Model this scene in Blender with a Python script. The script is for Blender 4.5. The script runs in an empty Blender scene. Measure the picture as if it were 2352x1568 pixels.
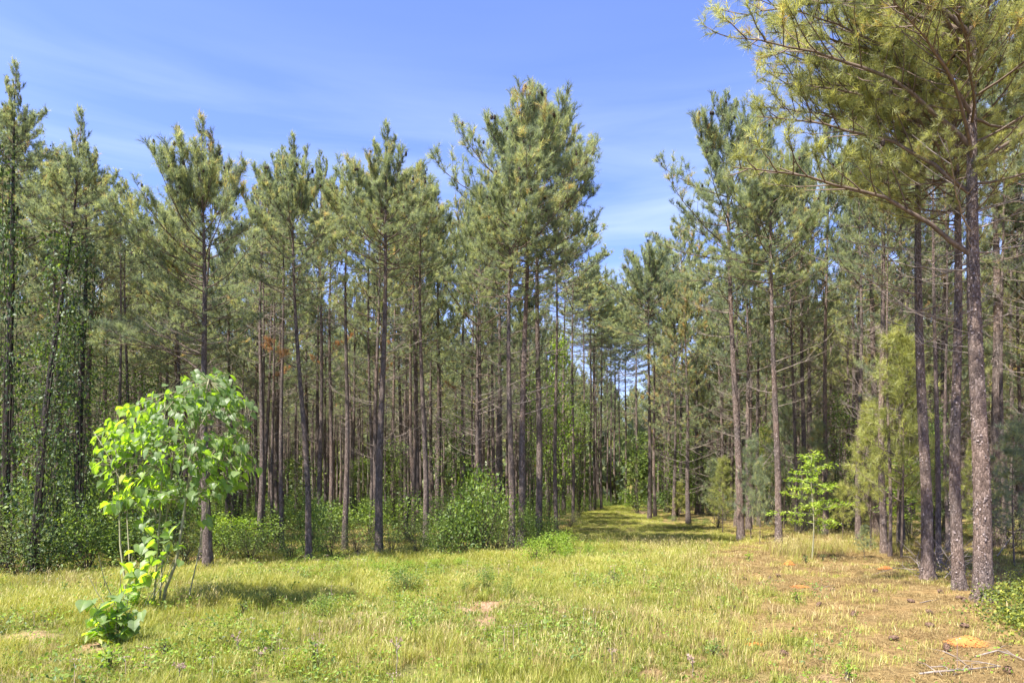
import bpy, math, random
import numpy as np
from mathutils import Vector, Matrix, Euler

sc = bpy.context.scene
COL = sc.collection
PI = math.pi

# ------------------------------------------------------------------ camera, sky, sun, exposure
CAM_H = 1.8
FPX = 1568.0          # focal length in units of the 2352-wide measuring grid
HOR = 1115.0
cam_d = bpy.data.cameras.new('camera')
cam = bpy.data.objects.new('camera', cam_d); COL.objects.link(cam)
cam.location = (0, 0, CAM_H); cam.rotation_euler = (PI/2, 0, 0)
cam_d.sensor_width = 36; cam_d.lens = 24
cam_d.shift_y = (HOR-784)/2352.0
cam_d.clip_start = .1; cam_d.clip_end = 3000
sc.camera = cam

SUN_EL = math.radians(58); SUN_AZ = math.radians(-130)   # azimuth measured from +Y clockwise; sun is to the left, a little behind the camera
sun_dir = Vector((math.sin(SUN_AZ)*math.cos(SUN_EL), math.cos(SUN_AZ)*math.cos(SUN_EL), math.sin(SUN_EL)))
world = bpy.data.worlds.new('World'); sc.world = world; world.use_nodes = True
nt = world.node_tree; nt.nodes.clear()
W = nt.nodes.new; L = nt.links.new
wout = W('ShaderNodeOutputWorld'); bg = W('ShaderNodeBackground'); sky = W('ShaderNodeTexSky')
sky.sky_type = 'NISHITA'; sky.sun_disc = False
sky.sun_elevation = SUN_EL; sky.sun_rotation = SUN_AZ
sky.altitude = 300; sky.air_density = 1.0; sky.dust_density = 0.3; sky.ozone_density = 3.0
bg.inputs['Strength'].default_value = 0.088
# thin cirrus mixed over the sky by direction
tc = W('ShaderNodeTexCoord')
mp = W('ShaderNodeMapping'); mp.inputs['Scale'].default_value = (1.6, 1.6, 13.0); mp.inputs['Rotation'].default_value = (0, math.radians(4), 0)
ns = W('ShaderNodeTexNoise'); ns.inputs['Scale'].default_value = 1.35; ns.inputs['Detail'].default_value = 7; ns.inputs['Roughness'].default_value = .5; ns.inputs['Distortion'].default_value = .35
rp = W('ShaderNodeValToRGB'); rp.color_ramp.elements[0].position = .40; rp.color_ramp.elements[0].color = (0,0,0,1); rp.color_ramp.elements[1].position = .68; rp.color_ramp.elements[1].color = (1,1,1,1)
sep = W('ShaderNodeSeparateXYZ')
mr = W('ShaderNodeMapRange'); mr.inputs['From Min'].default_value = .56; mr.inputs['From Max'].default_value = .30; mr.inputs['To Min'].default_value = 0.03; mr.inputs['To Max'].default_value = .85; mr.interpolation_type = 'SMOOTHSTEP'
ml = W('ShaderNodeMath'); ml.operation = 'MULTIPLY'
mx = W('ShaderNodeMixRGB'); mx.blend_type = 'MIX'; mx.inputs['Color2'].default_value = (2.75, 3.35, 4.2, 1)
tint = W('ShaderNodeMixRGB'); tint.blend_type = 'MULTIPLY'; tint.inputs['Fac'].default_value = 1; tint.inputs['Color2'].default_value = (.94, .90, 1.25, 1)
L(tc.outputs['Generated'], mp.inputs['Vector']); L(mp.outputs['Vector'], ns.inputs['Vector']); L(ns.outputs['Fac'], rp.inputs['Fac'])
L(tc.outputs['Generated'], sep.inputs['Vector']); L(sep.outputs['Z'], mr.inputs['Value'])
L(rp.outputs['Color'], ml.inputs[0]); L(mr.outputs['Result'], ml.inputs[1])
L(sky.outputs['Color'], tint.inputs['Color1']); L(tint.outputs['Color'], mx.inputs['Color1']); L(ml.outputs['Value'], mx.inputs['Fac'])
L(mx.outputs['Color'], bg.inputs['Color']); L(bg.outputs['Background'], wout.inputs['Surface'])

sun_l = bpy.data.lights.new('sun', 'SUN'); sun = bpy.data.objects.new('sun', sun_l); COL.objects.link(sun)
sun_l.energy = 4.8; sun_l.angle = math.radians(.55); sun_l.color = (1, .95, .87)
sun.rotation_euler = sun_dir.to_track_quat('Z', 'Y').to_euler(); sun.location = (-20, -10, 40)

vs = sc.view_settings
sc.display_settings.display_device = 'sRGB'
vs.view_transform = 'Standard'; vs.look = 'None'; vs.gamma = 1; vs.use_curve_mapping = False
vs.exposure = 1.75
sc.cycles.max_bounces = 8; sc.cycles.diffuse_bounces = 6; sc.cycles.transmission_bounces = 6; sc.cycles.transparent_max_bounces = 8

# ------------------------------------------------------------------ helpers
def gz(x, y):
    """height of the ground"""
    return (0.035*np.sin(x*.55+y*.31+1.0) + 0.03*np.sin(x*.9-y*.7+2.1) + 0.05*np.sin(x*.17+.4)*np.cos(y*.13)
            + 0.012*np.sin(x*2.3+y*1.9) - .02)

def G(px, py):
    """ground point seen at (px, py) of the measuring grid"""
    z = 0.0
    for _ in range(4):
        Y = (CAM_H-z)*FPX/(py-HOR); X = (px-1176)/FPX*Y
        z = float(gz(X, Y))
    return X, Y, z

def noise2(x, y, s, seed=0):
    """cheap smooth value noise in numpy"""
    x = np.asarray(x, float)/s; y = np.asarray(y, float)/s
    xi = np.floor(x).astype(np.int64); yi = np.floor(y).astype(np.int64); fx = x-xi; fy = y-yi
    fx = fx*fx*(3-2*fx); fy = fy*fy*(3-2*fy)
    def h(a, b):
        n = (a*374761393 + b*668265263 + seed*69069) & 0x7fffffff
        n = ((n ^ (n >> 13))*1274126177) & 0x7fffffff
        return ((n ^ (n >> 16)) & 0xffff)/65535.0
    return (h(xi, yi)*(1-fx)+h(xi+1, yi)*fx)*(1-fy) + (h(xi, yi+1)*(1-fx)+h(xi+1, yi+1)*fx)*fy

def fbm(x, y, s, seed=0, o=4):
    t = 0; a = .5; w = 0
    for k in range(o):
        t = t+a*noise2(x, y, s/2**k, seed+k*7); w += a; a *= .55
    return t/w

class MB:
    """collects triangles in numpy arrays and links them as ONE mesh"""
    def __init__(s): s.V = []; s.T = []; s.tone = []; s.M = []; s.n = 0
    def add(s, V, T, tone=0.5, mat=0):
        V = np.asarray(V, float).reshape(-1, 3); T = np.asarray(T, np.int64).reshape(-1, 3)
        s.V.append(V); s.T.append(T+s.n); s.n += len(V)
        s.tone.append(np.broadcast_to(np.asarray(tone, float), (len(V),)).copy()); s.M.append(np.full(len(T), mat))
    def merge(s, o, M=None, keep_mat=True):
        V = np.concatenate(o.V); 
        if M is not None: V = V @ M[:3, :3].T + M[:3, 3]
        s.V.append(V); s.T.append(np.concatenate(o.T)+s.n); s.n += len(V)
        s.tone.append(np.concatenate(o.tone)); s.M.append(np.concatenate(o.M))
    def tube(s, pts, rad, sides=5, tone=.5, mat=0, cap=True):
        pts = np.asarray(pts, float); n = len(pts); rad = np.broadcast_to(np.asarray(rad, float), (n,))
        tan = np.gradient(pts, axis=0); tan /= np.linalg.norm(tan, axis=1)[:, None]+1e-9
        ref = np.array([0, 0, 1.]) if abs(tan[0][2]) < .9 else np.array([1., 0, 0])
        u = np.cross(tan, ref); u /= np.linalg.norm(u, axis=1)[:, None]+1e-9; v = np.cross(tan, u)
        a = np.arange(sides)*2*PI/sides
        V = pts[:, None, :] + rad[:, None, None]*(np.cos(a)[None, :, None]*u[:, None, :] + np.sin(a)[None, :, None]*v[:, None, :])
        i = np.arange(n-1)[:, None]*sides; j = np.arange(sides)[None, :]; k = (j+1) % sides
        A = i+j; B = i+k; C = i+sides+k; D = i+sides+j
        T = np.concatenate([np.stack([A, C, B], -1).reshape(-1, 3), np.stack([A, D, C], -1).reshape(-1, 3)])
        V = V.reshape(-1, 3)
        if cap:
            V = np.vstack([V, pts[-1]]); e = (n-1)*sides; m = len(V)-1
            T = np.vstack([T, [[e+q, m, e+(q+1) % sides] for q in range(sides)]])
        s.add(V, T, tone, mat)
    def mesh(s, name, mats, smooth=False):
        V = np.concatenate(s.V); T = np.concatenate(s.T); tone = np.concatenate(s.tone); M = np.concatenate(s.M)
        me = bpy.data.meshes.new(name)
        me.vertices.add(len(V)); me.vertices.foreach_set('co', V.astype(np.float32).ravel())
        me.loops.add(len(T)*3); me.loops.foreach_set('vertex_index', T.astype(np.int32).ravel())
        me.polygons.add(len(T)); me.polygons.foreach_set('loop_start', np.arange(0, len(T)*3, 3, dtype=np.int32))
        if smooth: me.polygons.foreach_set('use_smooth', np.ones(len(T), bool))
        for m in (mats if isinstance(mats, (list, tuple)) else [mats]): me.materials.append(m)
        me.polygons.foreach_set('material_index', M.astype(np.int32))
        at = me.attributes.new('tone', 'FLOAT', 'POINT'); at.data.foreach_set('value', tone.astype(np.float32))
        me.update(calc_edges=True)
        return me

def obj(name, me, parent=None, loc=None, mat4=None):
    o = bpy.data.objects.new(name, me); COL.objects.link(o)
    if parent is not None: o.parent = parent
    if mat4 is not None: o.matrix_local = Matrix(mat4.tolist()) if isinstance(mat4, np.ndarray) else mat4
    if loc is not None: o.location = loc
    return o
def tag(o, label=None, cat=None, group=None, kind=None):
    if label: o['label'] = label
    if cat: o['category'] = cat
    if group: o['group'] = group
    if kind: o['kind'] = kind
    return o
def empty(name, loc, label, cat, group=None, rz=0):
    o = bpy.data.objects.new(name, None); COL.objects.link(o); o.location = loc; o.rotation_euler = (0, 0, rz)
    o.empty_display_size = .2
    return tag(o, label, cat, group)
def rotz(a):
    c, s_ = math.cos(a), math.sin(a)
    M = np.eye(4); M[0, 0] = c; M[0, 1] = -s_; M[1, 0] = s_; M[1, 1] = c
    return M
def unit(v): 
    v = np.asarray(v, float); return v/(np.linalg.norm(v, axis=-1, keepdims=True)+1e-9)

# ------------------------------------------------------------------ materials
def mat(name):
    m = bpy.data.materials.new(name); m.use_nodes = True; n = m.node_tree; n.nodes.clear()
    return m, n, n.nodes.new, n.links.new
def ramp(N, stops):
    r = N('ShaderNodeValToRGB'); e = r.color_ramp.elements
    while len(e) < len(stops): e.new(.5)
    for q, (p, c) in zip(e, stops): q.position = p; q.color = (*c, 1)
    return r
def foliage(name, stops, trans=.35, tcol=(1.3, 1.35, .55), rough=.55, spec=.3, objvar=.25, gloss=None):
    m, n, N, K = mat(name)
    at = N('ShaderNodeAttribute'); at.attribute_name = 'tone'
    oi = N('ShaderNodeObjectInfo')
    a = N('ShaderNodeMath'); a.operation = 'MULTIPLY_ADD'; a.inputs[1].default_value = objvar; a.inputs[2].default_value = -objvar/2
    K(oi.outputs['Random'], a.inputs[0])
    b = N('ShaderNodeMath'); b.operation = 'ADD'; b.use_clamp = True; K(at.outputs['Fac'], b.inputs[0]); K(a.outputs[0], b.inputs[1])
    r = ramp(N, stops); K(b.outputs[0], r.inputs['Fac'])
    p = N('ShaderNodeBsdfPrincipled'); K(r.outputs['Color'], p.inputs['Base Color'])
    p.inputs['Roughness'].default_value = rough; p.inputs['Specular IOR Level'].default_value = spec
    t = N('ShaderNodeBsdfTranslucent')
    mm = N('ShaderNodeMixRGB'); mm.blend_type = 'MULTIPLY'; mm.inputs['Fac'].default_value = 1; mm.inputs['Color2'].default_value = (*tcol, 1)
    K(r.outputs['Color'], mm.inputs['Color1']); K(mm.outputs['Color'], t.inputs['Color'])
    mix = N('ShaderNodeMixShader'); mix.inputs['Fac'].default_value = trans
    K(p.outputs[0], mix.inputs[1]); K(t.outputs[0], mix.inputs[2])
    o = N('ShaderNodeOutputMaterial'); K(mix.outputs[0], o.inputs['Surface'])
    return m
M_needle = foliage('pine_needles', [(0, (.12,.155,.125)), (.4, (.225,.27,.17)), (.75, (.37,.41,.20)), (.93, (.48,.50,.22)), (1, (.52,.32,.14))], trans=.54, tcol=(1.25,1.25,.8), rough=.5, spec=.45)
M_needle_r = foliage('yellowish_pine_needles', [(0, (.18,.20,.10)), (.4, (.33,.355,.16)), (.75, (.48,.49,.20)), (.93, (.60,.60,.24)), (1, (.55,.36,.14))], trans=.5, tcol=(1.25,1.2,.6), rough=.5, spec=.45)  # paler, yellower needles for the near right and some low-crowned pines
M_needle_y = foliage('young_pine_needles', [(0, (.16,.18,.06)), (.5, (.31,.33,.09)), (1, (.46,.45,.13))], trans=.4, tcol=(1.2,1.2,.6), rough=.45, spec=.4)
M_leaf_dark = foliage('dark_leaves', [(0, (.03,.05,.025)), (.5, (.07,.11,.04)), (.8,(.12,.18,.05)), (1, (.24,.32,.06))], trans=.35, rough=.5, spec=.3)
M_leaf_mid = foliage('mid_leaves', [(0, (.06,.10,.035)), (.5, (.14,.21,.05)), (1, (.28,.36,.07))], trans=.42, rough=.45)
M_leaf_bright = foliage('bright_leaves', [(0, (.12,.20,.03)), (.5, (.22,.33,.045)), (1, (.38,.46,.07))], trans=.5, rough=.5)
M_leaf_olive = foliage('olive_brush', [(0, (.08,.095,.04)), (.5, (.16,.19,.07)), (1, (.30,.31,.11))], trans=.38, rough=.55)
M_grass = foliage('grass_blades', [(0, (.12,.155,.03)), (.4, (.27,.30,.05)), (.8, (.43,.42,.09)), (1, (.58,.50,.21))], trans=.42, tcol=(1.2,1.15,.6), rough=.5, spec=.35)
M_straw = foliage('dry_grass_blades', [(0, (.11,.07,.028)), (.4, (.25,.175,.07)), (.8, (.41,.31,.135)), (1, (.57,.48,.25))], trans=.25, tcol=(1,1,.9), rough=.6, spec=.2)
M_flower = foliage('faded_flowers', [(0, (.35,.22,.17)), (1, (.62,.45,.40))], trans=.2, tcol=(1,1,1))

def big_leaf_material():
    m, n, N, K = mat('broad_leaf')
    at = N('ShaderNodeAttribute'); at.attribute_name = 'tone'
    oi = N('ShaderNodeObjectInfo')
    r = ramp(N, [(0, (.09,.15,.05)), (.6, (.16,.24,.07)), (.985, (.24,.33,.08)), (1, (.42,.36,.06))]); K(oi.outputs['Random'], r.inputs['Fac'])
    vr = ramp(N, [(0, (1, 1, 1)), (1, (1.7, 1.6, 1.5))]); K(at.outputs['Fac'], vr.inputs['Fac'])
    mu = N('ShaderNodeMixRGB'); mu.blend_type = 'MULTIPLY'; mu.inputs['Fac'].default_value = 1; K(r.outputs['Color'], mu.inputs['Color1']); K(vr.outputs['Color'], mu.inputs['Color2'])
    gm = N('ShaderNodeMixRGB'); gm.inputs['Fac'].default_value = .45; gm.inputs['Color2'].default_value = (.21,.25,.13,1); K(mu.outputs['Color'], gm.inputs['Color1']); p = N('ShaderNodeBsdfPrincipled'); K(gm.outputs['Color'], p.inputs['Base Color']); p.inputs['Roughness'].default_value = .48; p.inputs['Specular IOR Level'].default_value = .5
    t = N('ShaderNodeBsdfTranslucent'); mm = N('ShaderNodeMixRGB'); mm.blend_type = 'MULTIPLY'; mm.inputs['Fac'].default_value = 1; mm.inputs['Color2'].default_value = (2.6, 2.65, .35, 1)
    K(mu.outputs['Color'], mm.inputs['Color1']); K(mm.outputs['Color'], t.inputs['Color'])
    mix = N('ShaderNodeMixShader'); mix.inputs['Fac'].default_value = .56; K(p.outputs[0], mix.inputs[1]); K(t.outputs[0], mix.inputs[2])
    o = N('ShaderNodeOutputMaterial'); K(mix.outputs[0], o.inputs['Surface'])
    return m
M_bigleaf = big_leaf_material()

def bark_material(name, c0, c1, c2, scale=1.0, fleck=.5):
    m, n, N, K = mat(name)
    tc = N('ShaderNodeTexCoord'); oi = N('ShaderNodeObjectInfo')
    off = N('ShaderNodeVectorMath'); off.operation = 'MULTIPLY_ADD'; off.inputs[1].default_value = (37, 17, 23)
    K(oi.outputs['Random'], off.inputs[0]); K(tc.outputs['Object'], off.inputs[2])
    mp = N('ShaderNodeMapping'); mp.inputs['Scale'].default_value = (52*scale, 52*scale, 19*scale); K(off.outputs[0], mp.inputs['Vector'])
    dn = N('ShaderNodeTexNoise'); dn.inputs['Scale'].default_value = 1.3; dn.inputs['Detail'].default_value = 3; K(mp.outputs[0], dn.inputs['Vector'])
    dm = N('ShaderNodeMixRGB'); dm.inputs['Fac'].default_value = .12; K(mp.outputs[0], dm.inputs['Color1']); K(dn.outputs['Color'], dm.inputs['Color2'])
    vo = N('ShaderNodeTexVoronoi'); vo.feature = 'DISTANCE_TO_EDGE'; vo.inputs['Scale'].default_value = .75; K(dm.outputs[0], vo.inputs['Vector'])
    vc = N('ShaderNodeTexVoronoi'); vc.inputs['Scale'].default_value = .75; K(dm.outputs[0], vc.inputs['Vector'])
    edge = ramp(N, [(0, (0,0,0)), (.14, (.75,.75,.75)), (.5, (1,1,1))]); K(vo.outputs['Distance'], edge.inputs['Fac'])
    nz = N('ShaderNodeTexNoise'); nz.inputs['Scale'].default_value = 2.6; nz.inputs['Detail'].default_value = 6; nz.inputs['Roughness'].default_value = .7; K(mp.outputs[0], nz.inputs['Vector'])
    big = N('ShaderNodeTexNoise'); big.inputs['Scale'].default_value = 1.1; big.inputs['Detail'].default_value = 3; K(off.outputs[0], big.inputs['Vector'])
    sx = N('ShaderNodeSeparateColor'); K(vc.outputs['Color'], sx.inputs[0])
    s1 = N('ShaderNodeMath'); s1.operation = 'MULTIPLY_ADD'; s1.inputs[1].default_value = .4; K(sx.outputs[0], s1.inputs[0]); 
    s2 = N('ShaderNodeMath'); s2.operation = 'MULTIPLY'; s2.inputs[1].default_value = .62; K(nz.outputs['Fac'], s2.inputs[0]); K(s2.outputs[0], s1.inputs[2])
    cr = ramp(N, [(.18, c0), (.5, c1), (.8, c2)]); K(s1.outputs[0], cr.inputs['Fac'])
    # pale flecks where plates have flaked off
    fl = N('ShaderNodeTexNoise'); fl.inputs['Scale'].default_value = 1.9; fl.inputs['Detail'].default_value = 2; K(mp.outputs[0], fl.inputs['Vector'])
    fr = ramp(N, [(.70-.1*fleck, (0,0,0)), (.78-.1*fleck, (1,1,1))]); K(fl.outputs['Fac'], fr.inputs['Fac'])
    fm = N('ShaderNodeMixRGB'); fm.inputs['Color2'].default_value = (.40,.32,.27,1); K(cr.outputs[0], fm.inputs['Color1'])
    fs = N('ShaderNodeMath'); fs.operation = 'MULTIPLY'; fs.inputs[1].default_value = .75; K(fr.outputs['Color'], fs.inputs[0]); K(fs.outputs[0], fm.inputs['Fac'])
    br = ramp(N, [(.3, (.72,.74,.78)), (.7, (1.2,1.08,1.0))]); K(big.outputs['Fac'], br.inputs['Fac'])
    m1 = N('ShaderNodeMixRGB'); m1.blend_type = 'MULTIPLY'; m1.inputs['Fac'].default_value = 1; K(fm.outputs[0], m1.inputs['Color1']); K(br.outputs[0], m1.inputs['Color2'])
    m2 = N('ShaderNodeMixRGB'); m2.blend_type = 'MULTIPLY'; m2.inputs['Fac'].default_value = .22; K(m1.outputs[0], m2.inputs['Color1']); K(edge.outputs[0], m2.inputs['Color2'])
    p = N('ShaderNodeBsdfPrincipled'); p.inputs['Roughness'].default_value = .9; p.inputs['Specular IOR Level'].default_value = .15; K(m2.outputs[0], p.inputs['Base Color'])
    hs = N('ShaderNodeMath'); hs.operation = 'MULTIPLY_ADD'; hs.inputs[1].default_value = 1.6; K(nz.outputs['Fac'], hs.inputs[0]); K(edge.outputs[0], hs.inputs[2])
    bp = N('ShaderNodeBump'); bp.inputs['Strength'].default_value = .9; bp.inputs['Distance'].default_value = .02; K(hs.outputs[0], bp.inputs['Height']); K(bp.outputs[0], p.inputs['Normal'])
    o = N('ShaderNodeOutputMaterial'); K(p.outputs[0], o.inputs['Surface'])
    return m
M_bark = bark_material('pine_bark', (.075,.060,.052), (.165,.134,.116), (.30,.25,.22))
M_bark_warm = bark_material('scaly_pine_bark', (.09,.068,.057), (.20,.155,.13), (.35,.285,.245), fleck=.4)
M_bark_dark = bark_material('charred_and_shaded_bark', (.022,.02,.02), (.06,.053,.05), (.12,.10,.092), fleck=-.5)  # char on the stump; on the left pines, crown shade put into colour
def plain(name, col, rough=.85, var=.5, sc_=9.0, dark=None):
    m, n, N, K = mat(name); tc = N('ShaderNodeTexCoord'); nz = N('ShaderNodeTexNoise'); nz.inputs['Scale'].default_value = sc_; nz.inputs['Detail'].default_value = 5
    K(tc.outputs['Object'], nz.inputs['Vector'])
    d = dark or tuple(c*(1-var) for c in col)
    r = ramp(N, [(.3, d), (.7, col)]); K(nz.outputs['Fac'], r.inputs['Fac'])
    p = N('ShaderNodeBsdfPrincipled'); p.inputs['Roughness'].default_value = rough; p.inputs['Specular IOR Level'].default_value = .2; K(r.outputs[0], p.inputs['Base Color'])
    bp = N('ShaderNodeBump'); bp.inputs['Strength'].default_value = .5; bp.inputs['Distance'].default_value = .01; K(nz.outputs['Fac'], bp.inputs['Height']); K(bp.outputs[0], p.inputs['Normal'])
    o = N('ShaderNodeOutputMaterial'); K(p.outputs[0], o.inputs['Surface'])
    return m
M_twig = plain('pine_twig', (.17,.125,.095), sc_=14)
M_deadtwig = plain('dead_twig', (.30,.245,.205), sc_=14)
M_cone = plain('pine_cone', (.07,.05,.04), sc_=40)
M_flake = foliage('bark_flakes', [(0, (.10,.08,.07)), (.6, (.22,.175,.16)), (1, (.38,.31,.28))], trans=.02, tcol=(1,1,1), rough=.85, spec=.15)
M_stem = plain('sapling_stem', (.30,.28,.17), sc_=12, var=.35)
M_clay = plain('red_clay', (.56,.19,.05), sc_=22, var=.25)
M_log = plain('weathered_log', (.42,.38,.33), sc_=6, var=.35)
M_ivystem = plain('vine_stem', (.10,.08,.06), sc_=12)

# ------------------------------------------------------------------ layout functions (metres on the ground)
SKYLINE = np.array([(-200,150),(0,140),(45,150),(75,270),(90,225),(140,285),(180,325),(215,370),(250,430),(300,395),(350,425),(395,370),(440,290),(480,268),(520,310),(555,350),(572,410),(610,370),(640,335),(690,310),(735,345),(765,370),(800,300),(850,290),(900,285),(950,300),(985,370),(1020,385),(1040,440),(1060,340),(1100,240),(1170,205),(1250,200),(1300,250),(1345,310),(1395,330),(1372,400),(1385,470),(1390,560),(1395,660),(1420,700),(1440,630),(1490,560),(1540,520),(1570,400),(1600,330),(1680,330),(1760,300),(1800,200),(1850,100),(1880,0),(2600,0)], float)
SKYLINE = SKYLINE[np.argsort(SKYLINE[:, 0])]
def skyline(px): return float(np.interp(px, SKYLINE[:, 0], SKYLINE[:, 1]))
EDGE_PX = [(-300,1330),(70,1325),(300,1312),(478,1310),(710,1296),(870,1285),(1000,1280),(1175,1268),(1215,1258),(1240,1238),(1277,1226),(1316,1198),(1342,1176),(1381,1168),(1422,1155)]
EDGE = np.array([G(*p)[:2] for p in EDGE_PX])
RE_PX = [(1500,1166),(1534,1172),(1492,1191),(1560,1186),(1601,1184),(1650,1205),(1702,1243),(1789,1250),(2011,1262),(2043,1280),(2130,1332),(2203,1355),(2255,1382),(2500,1440)]
def edge_left_y(x):   # forest starts beyond this y for x left of the path
    return np.interp(x, EDGE[:, 0], EDGE[:, 1])
def path_c(y): return 5.6+0.185*(y-34)
def in_forest(x, y):
    """true where the plantation stands"""
    x = np.asarray(x, float); y = np.asarray(y, float)
    pc = path_c(y); hw = np.where(y < 45, 2.2, 1.6)
    left = (x < pc-hw) & (y > np.interp(x, EDGE[:, 0], EDGE[:, 1])+.2)
    ry = np.interp(x, [5.0, 7.2, 8.2, 9.0, 10.2, 12.6, 16.0, 30], [60, 37.5, 27.5, 22.0, 17.3, 13.3, 9.5, 6.5])
    right = (x > pc+hw*.9) & (y > ry)
    return left | right | (y > 66+np.abs(x-pc)*.5)
def sstep(a, b, x): t = np.clip((np.asarray(x, float)-a)/(b-a), 0, 1); return t*t*(3-2*t)
BARE_PX = [(1112,1388,48,26),(1120,1420,32,26),(1090,1370,25,10),(820,1411,42,8),(60,1466,75,16),(215,1484,60,14),(350,1500,30,10),(-60,1480,60,18),(1500,1548,48,22),(1300,1400,22,8),(1240,1398,20,7),(1745,1180,30,3),(1440,1462,30,8),(1490,1168,22,3),(1470,1173,16,3),(1350,1420,18,8),(960,1370,16,5),(1880,1560,60,14)]
BARE = []
for (a, b, rx, ry) in BARE_PX:
    X, Y, _ = G(a, b); Y0 = G(a, b-ry)[1]; Y1 = G(a, b+ry)[1]
    BARE.append((X, Y, rx/FPX*Y, (Y0-Y1)/2))
def bare_mask(x, y):
    b = np.zeros_like(np.asarray(x, float))
    wob = (fbm(x, y, .5, 31, 4)-.5)*1.5
    for (X, Y, a, c) in BARE:
        r = np.hypot((x-X)/a, (y-Y)/c)
        b = np.maximum(b, 1-sstep(.55, 1.25, r+wob))
    return b
def straw_mask(x, y):
    xb = np.interp(y, [3, 6.2, 10, 15.2, 19, 24.5, 34, 60], [.9, 1.9, 2.2, 3.2, 4.2, 7.6, 9.5, 14])
    n = (fbm(x, y, 2.2, 5)-.5)*3.0 + (fbm(x, y, .6, 15)-.5)*1.5
    s = sstep(-2.0, 2.6, x-xb+n)
    f = in_forest(x, y).astype(float)
    n2 = sstep(.45, .6, fbm(x, y, 2.5, 77))
    return np.clip(np.maximum(s, f*(.35+.65*n2)), 0, 1)

# ------------------------------------------------------------------ ground
def build_ground():
    xs = np.concatenate([np.linspace(-500, -60, 12)[:-1], np.linspace(-60, -14, 47)[:-1], np.linspace(-14, 18, 300)[:-1], np.linspace(18, 60, 43)[:-1], np.linspace(60, 500, 12)])
    ys = np.concatenate([np.linspace(-60, 2, 16)[:-1], np.linspace(2, 28, 260)[:-1], np.linspace(28, 100, 100)[:-1], np.linspace(100, 900, 14)])
    X, Y = np.meshgrid(xs, ys); nx, ny = len(xs), len(ys)
    near = np.clip(1-(np.hypot(X-2, Y-15)-25)/30, 0, 1)
    Z = gz(X, Y) + near*((fbm(X, Y, .35, 3, 3)-.5)*.035)
    b = bare_mask(X, Y); s = straw_mask(X, Y)
    Z = Z - b*.012
    me = bpy.data.meshes.new('ground')
    V = np.stack([X, Y, Z], -1).reshape(-1, 3)
    i = (np.arange(ny-1)[:, None]*nx + np.arange(nx-1)[None, :]).ravel()
    F = np.stack([i, i+1, i+nx+1, i+nx], -1)
    me.vertices.add(len(V)); me.vertices.foreach_set('co', V.astype(np.float32).ravel())
    me.loops.add(F.size); me.loops.foreach_set('vertex_index', F.astype(np.int32).ravel())
    me.polygons.add(len(F)); me.polygons.foreach_set('loop_start', np.arange(0, F.size, 4, dtype=np.int32)); me.polygons.foreach_set('use_smooth', np.ones(len(F), bool))
    for nm, arr in (('bare', b), ('straw', s), ('wood', in_forest(X, Y).astype(float))):
        a = me.attributes.new(nm, 'FLOAT', 'POINT'); a.data.foreach_set('value', arr.astype(np.float32).ravel())
    me.update(calc_edges=True)
    m, n, N, K = mat('meadow_ground')
    def attr(nm): a = N('ShaderNodeAttribute'); a.attribute_name = nm; return a.outputs['Fac']
    tc = N('ShaderNodeTexCoord')
    def nz(scale, det=6, rough=.6, src=None):
        q = N('ShaderNodeTexNoise'); q.inputs['Scale'].default_value = scale; q.inputs['Detail'].default_value = det; q.inputs['Roughness'].default_value = rough
        K(src or tc.outputs['Object'], q.inputs['Vector']); return q.outputs['Fac']
    f1 = nz(14, 8, .75); f2 = nz(2.0, 5); f3 = nz(70, 4, .7)
    g = ramp(N, [(.3, (.07,.078,.02)), (.5, (.14,.145,.04)), (.72, (.28,.22,.09))]); K(f1, g.inputs['Fac'])
    st = ramp(N, [(.28, (.075,.045,.02)), (.45, (.19,.125,.052)), (.6, (.31,.215,.095)), (.75, (.41,.30,.15))]); K(f1, st.inputs['Fac'])
    bs = ramp(N, [(.3, (.22,.13,.08)), (.55, (.38,.25,.165)), (.75, (.48,.35,.25))]); K(f3, bs.inputs['Fac'])
    def mixc(fac, a, b_, bt='MIX'):
        q = N('ShaderNodeMixRGB'); q.blend_type = bt
        if isinstance(fac, float): q.inputs['Fac'].default_value = fac
        else: K(fac, q.inputs['Fac'])
        K(a, q.inputs['Color1']); K(b_, q.inputs['Color2']); return q.outputs[0]
    wd = ramp(N, [(.3, (.10,.085,.035)), (.5, (.22,.18,.07)), (.72, (.38,.28,.13))]); K(f1, wd.inputs['Fac'])
    c = mixc(attr('straw'), g.outputs[0], st.outputs[0])
    c = mixc(attr('wood'), c, mixc(.45, wd.outputs[0], st.outputs[0]))
    c = mixc(attr('bare'), c, bs.outputs[0])
    pt = ramp(N, [(.35, (.82,.84,.82)), (.65, (1.15,1.1,1.05))]); K(f2, pt.inputs['Fac'])
    c = mixc(1.0, c, pt.outputs[0], 'MULTIPLY')
    p = N('ShaderNodeBsdfPrincipled'); p.inputs['Roughness'].default_value = .95; p.inputs['Specular IOR Level'].default_value = .1; K(c, p.inputs['Base Color'])
    bp = N('ShaderNodeBump'); bp.inputs['Strength'].default_value = 1; bp.inputs['Distance'].default_value = .04; K(f1, bp.inputs['Height']); K(bp.outputs[0], p.inputs['Normal'])
    o = N('ShaderNodeOutputMaterial'); K(p.outputs[0], o.inputs['Surface'])
    me.materials.append(m)
    tag(obj('ground', me), kind='structure')
build_ground()

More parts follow.
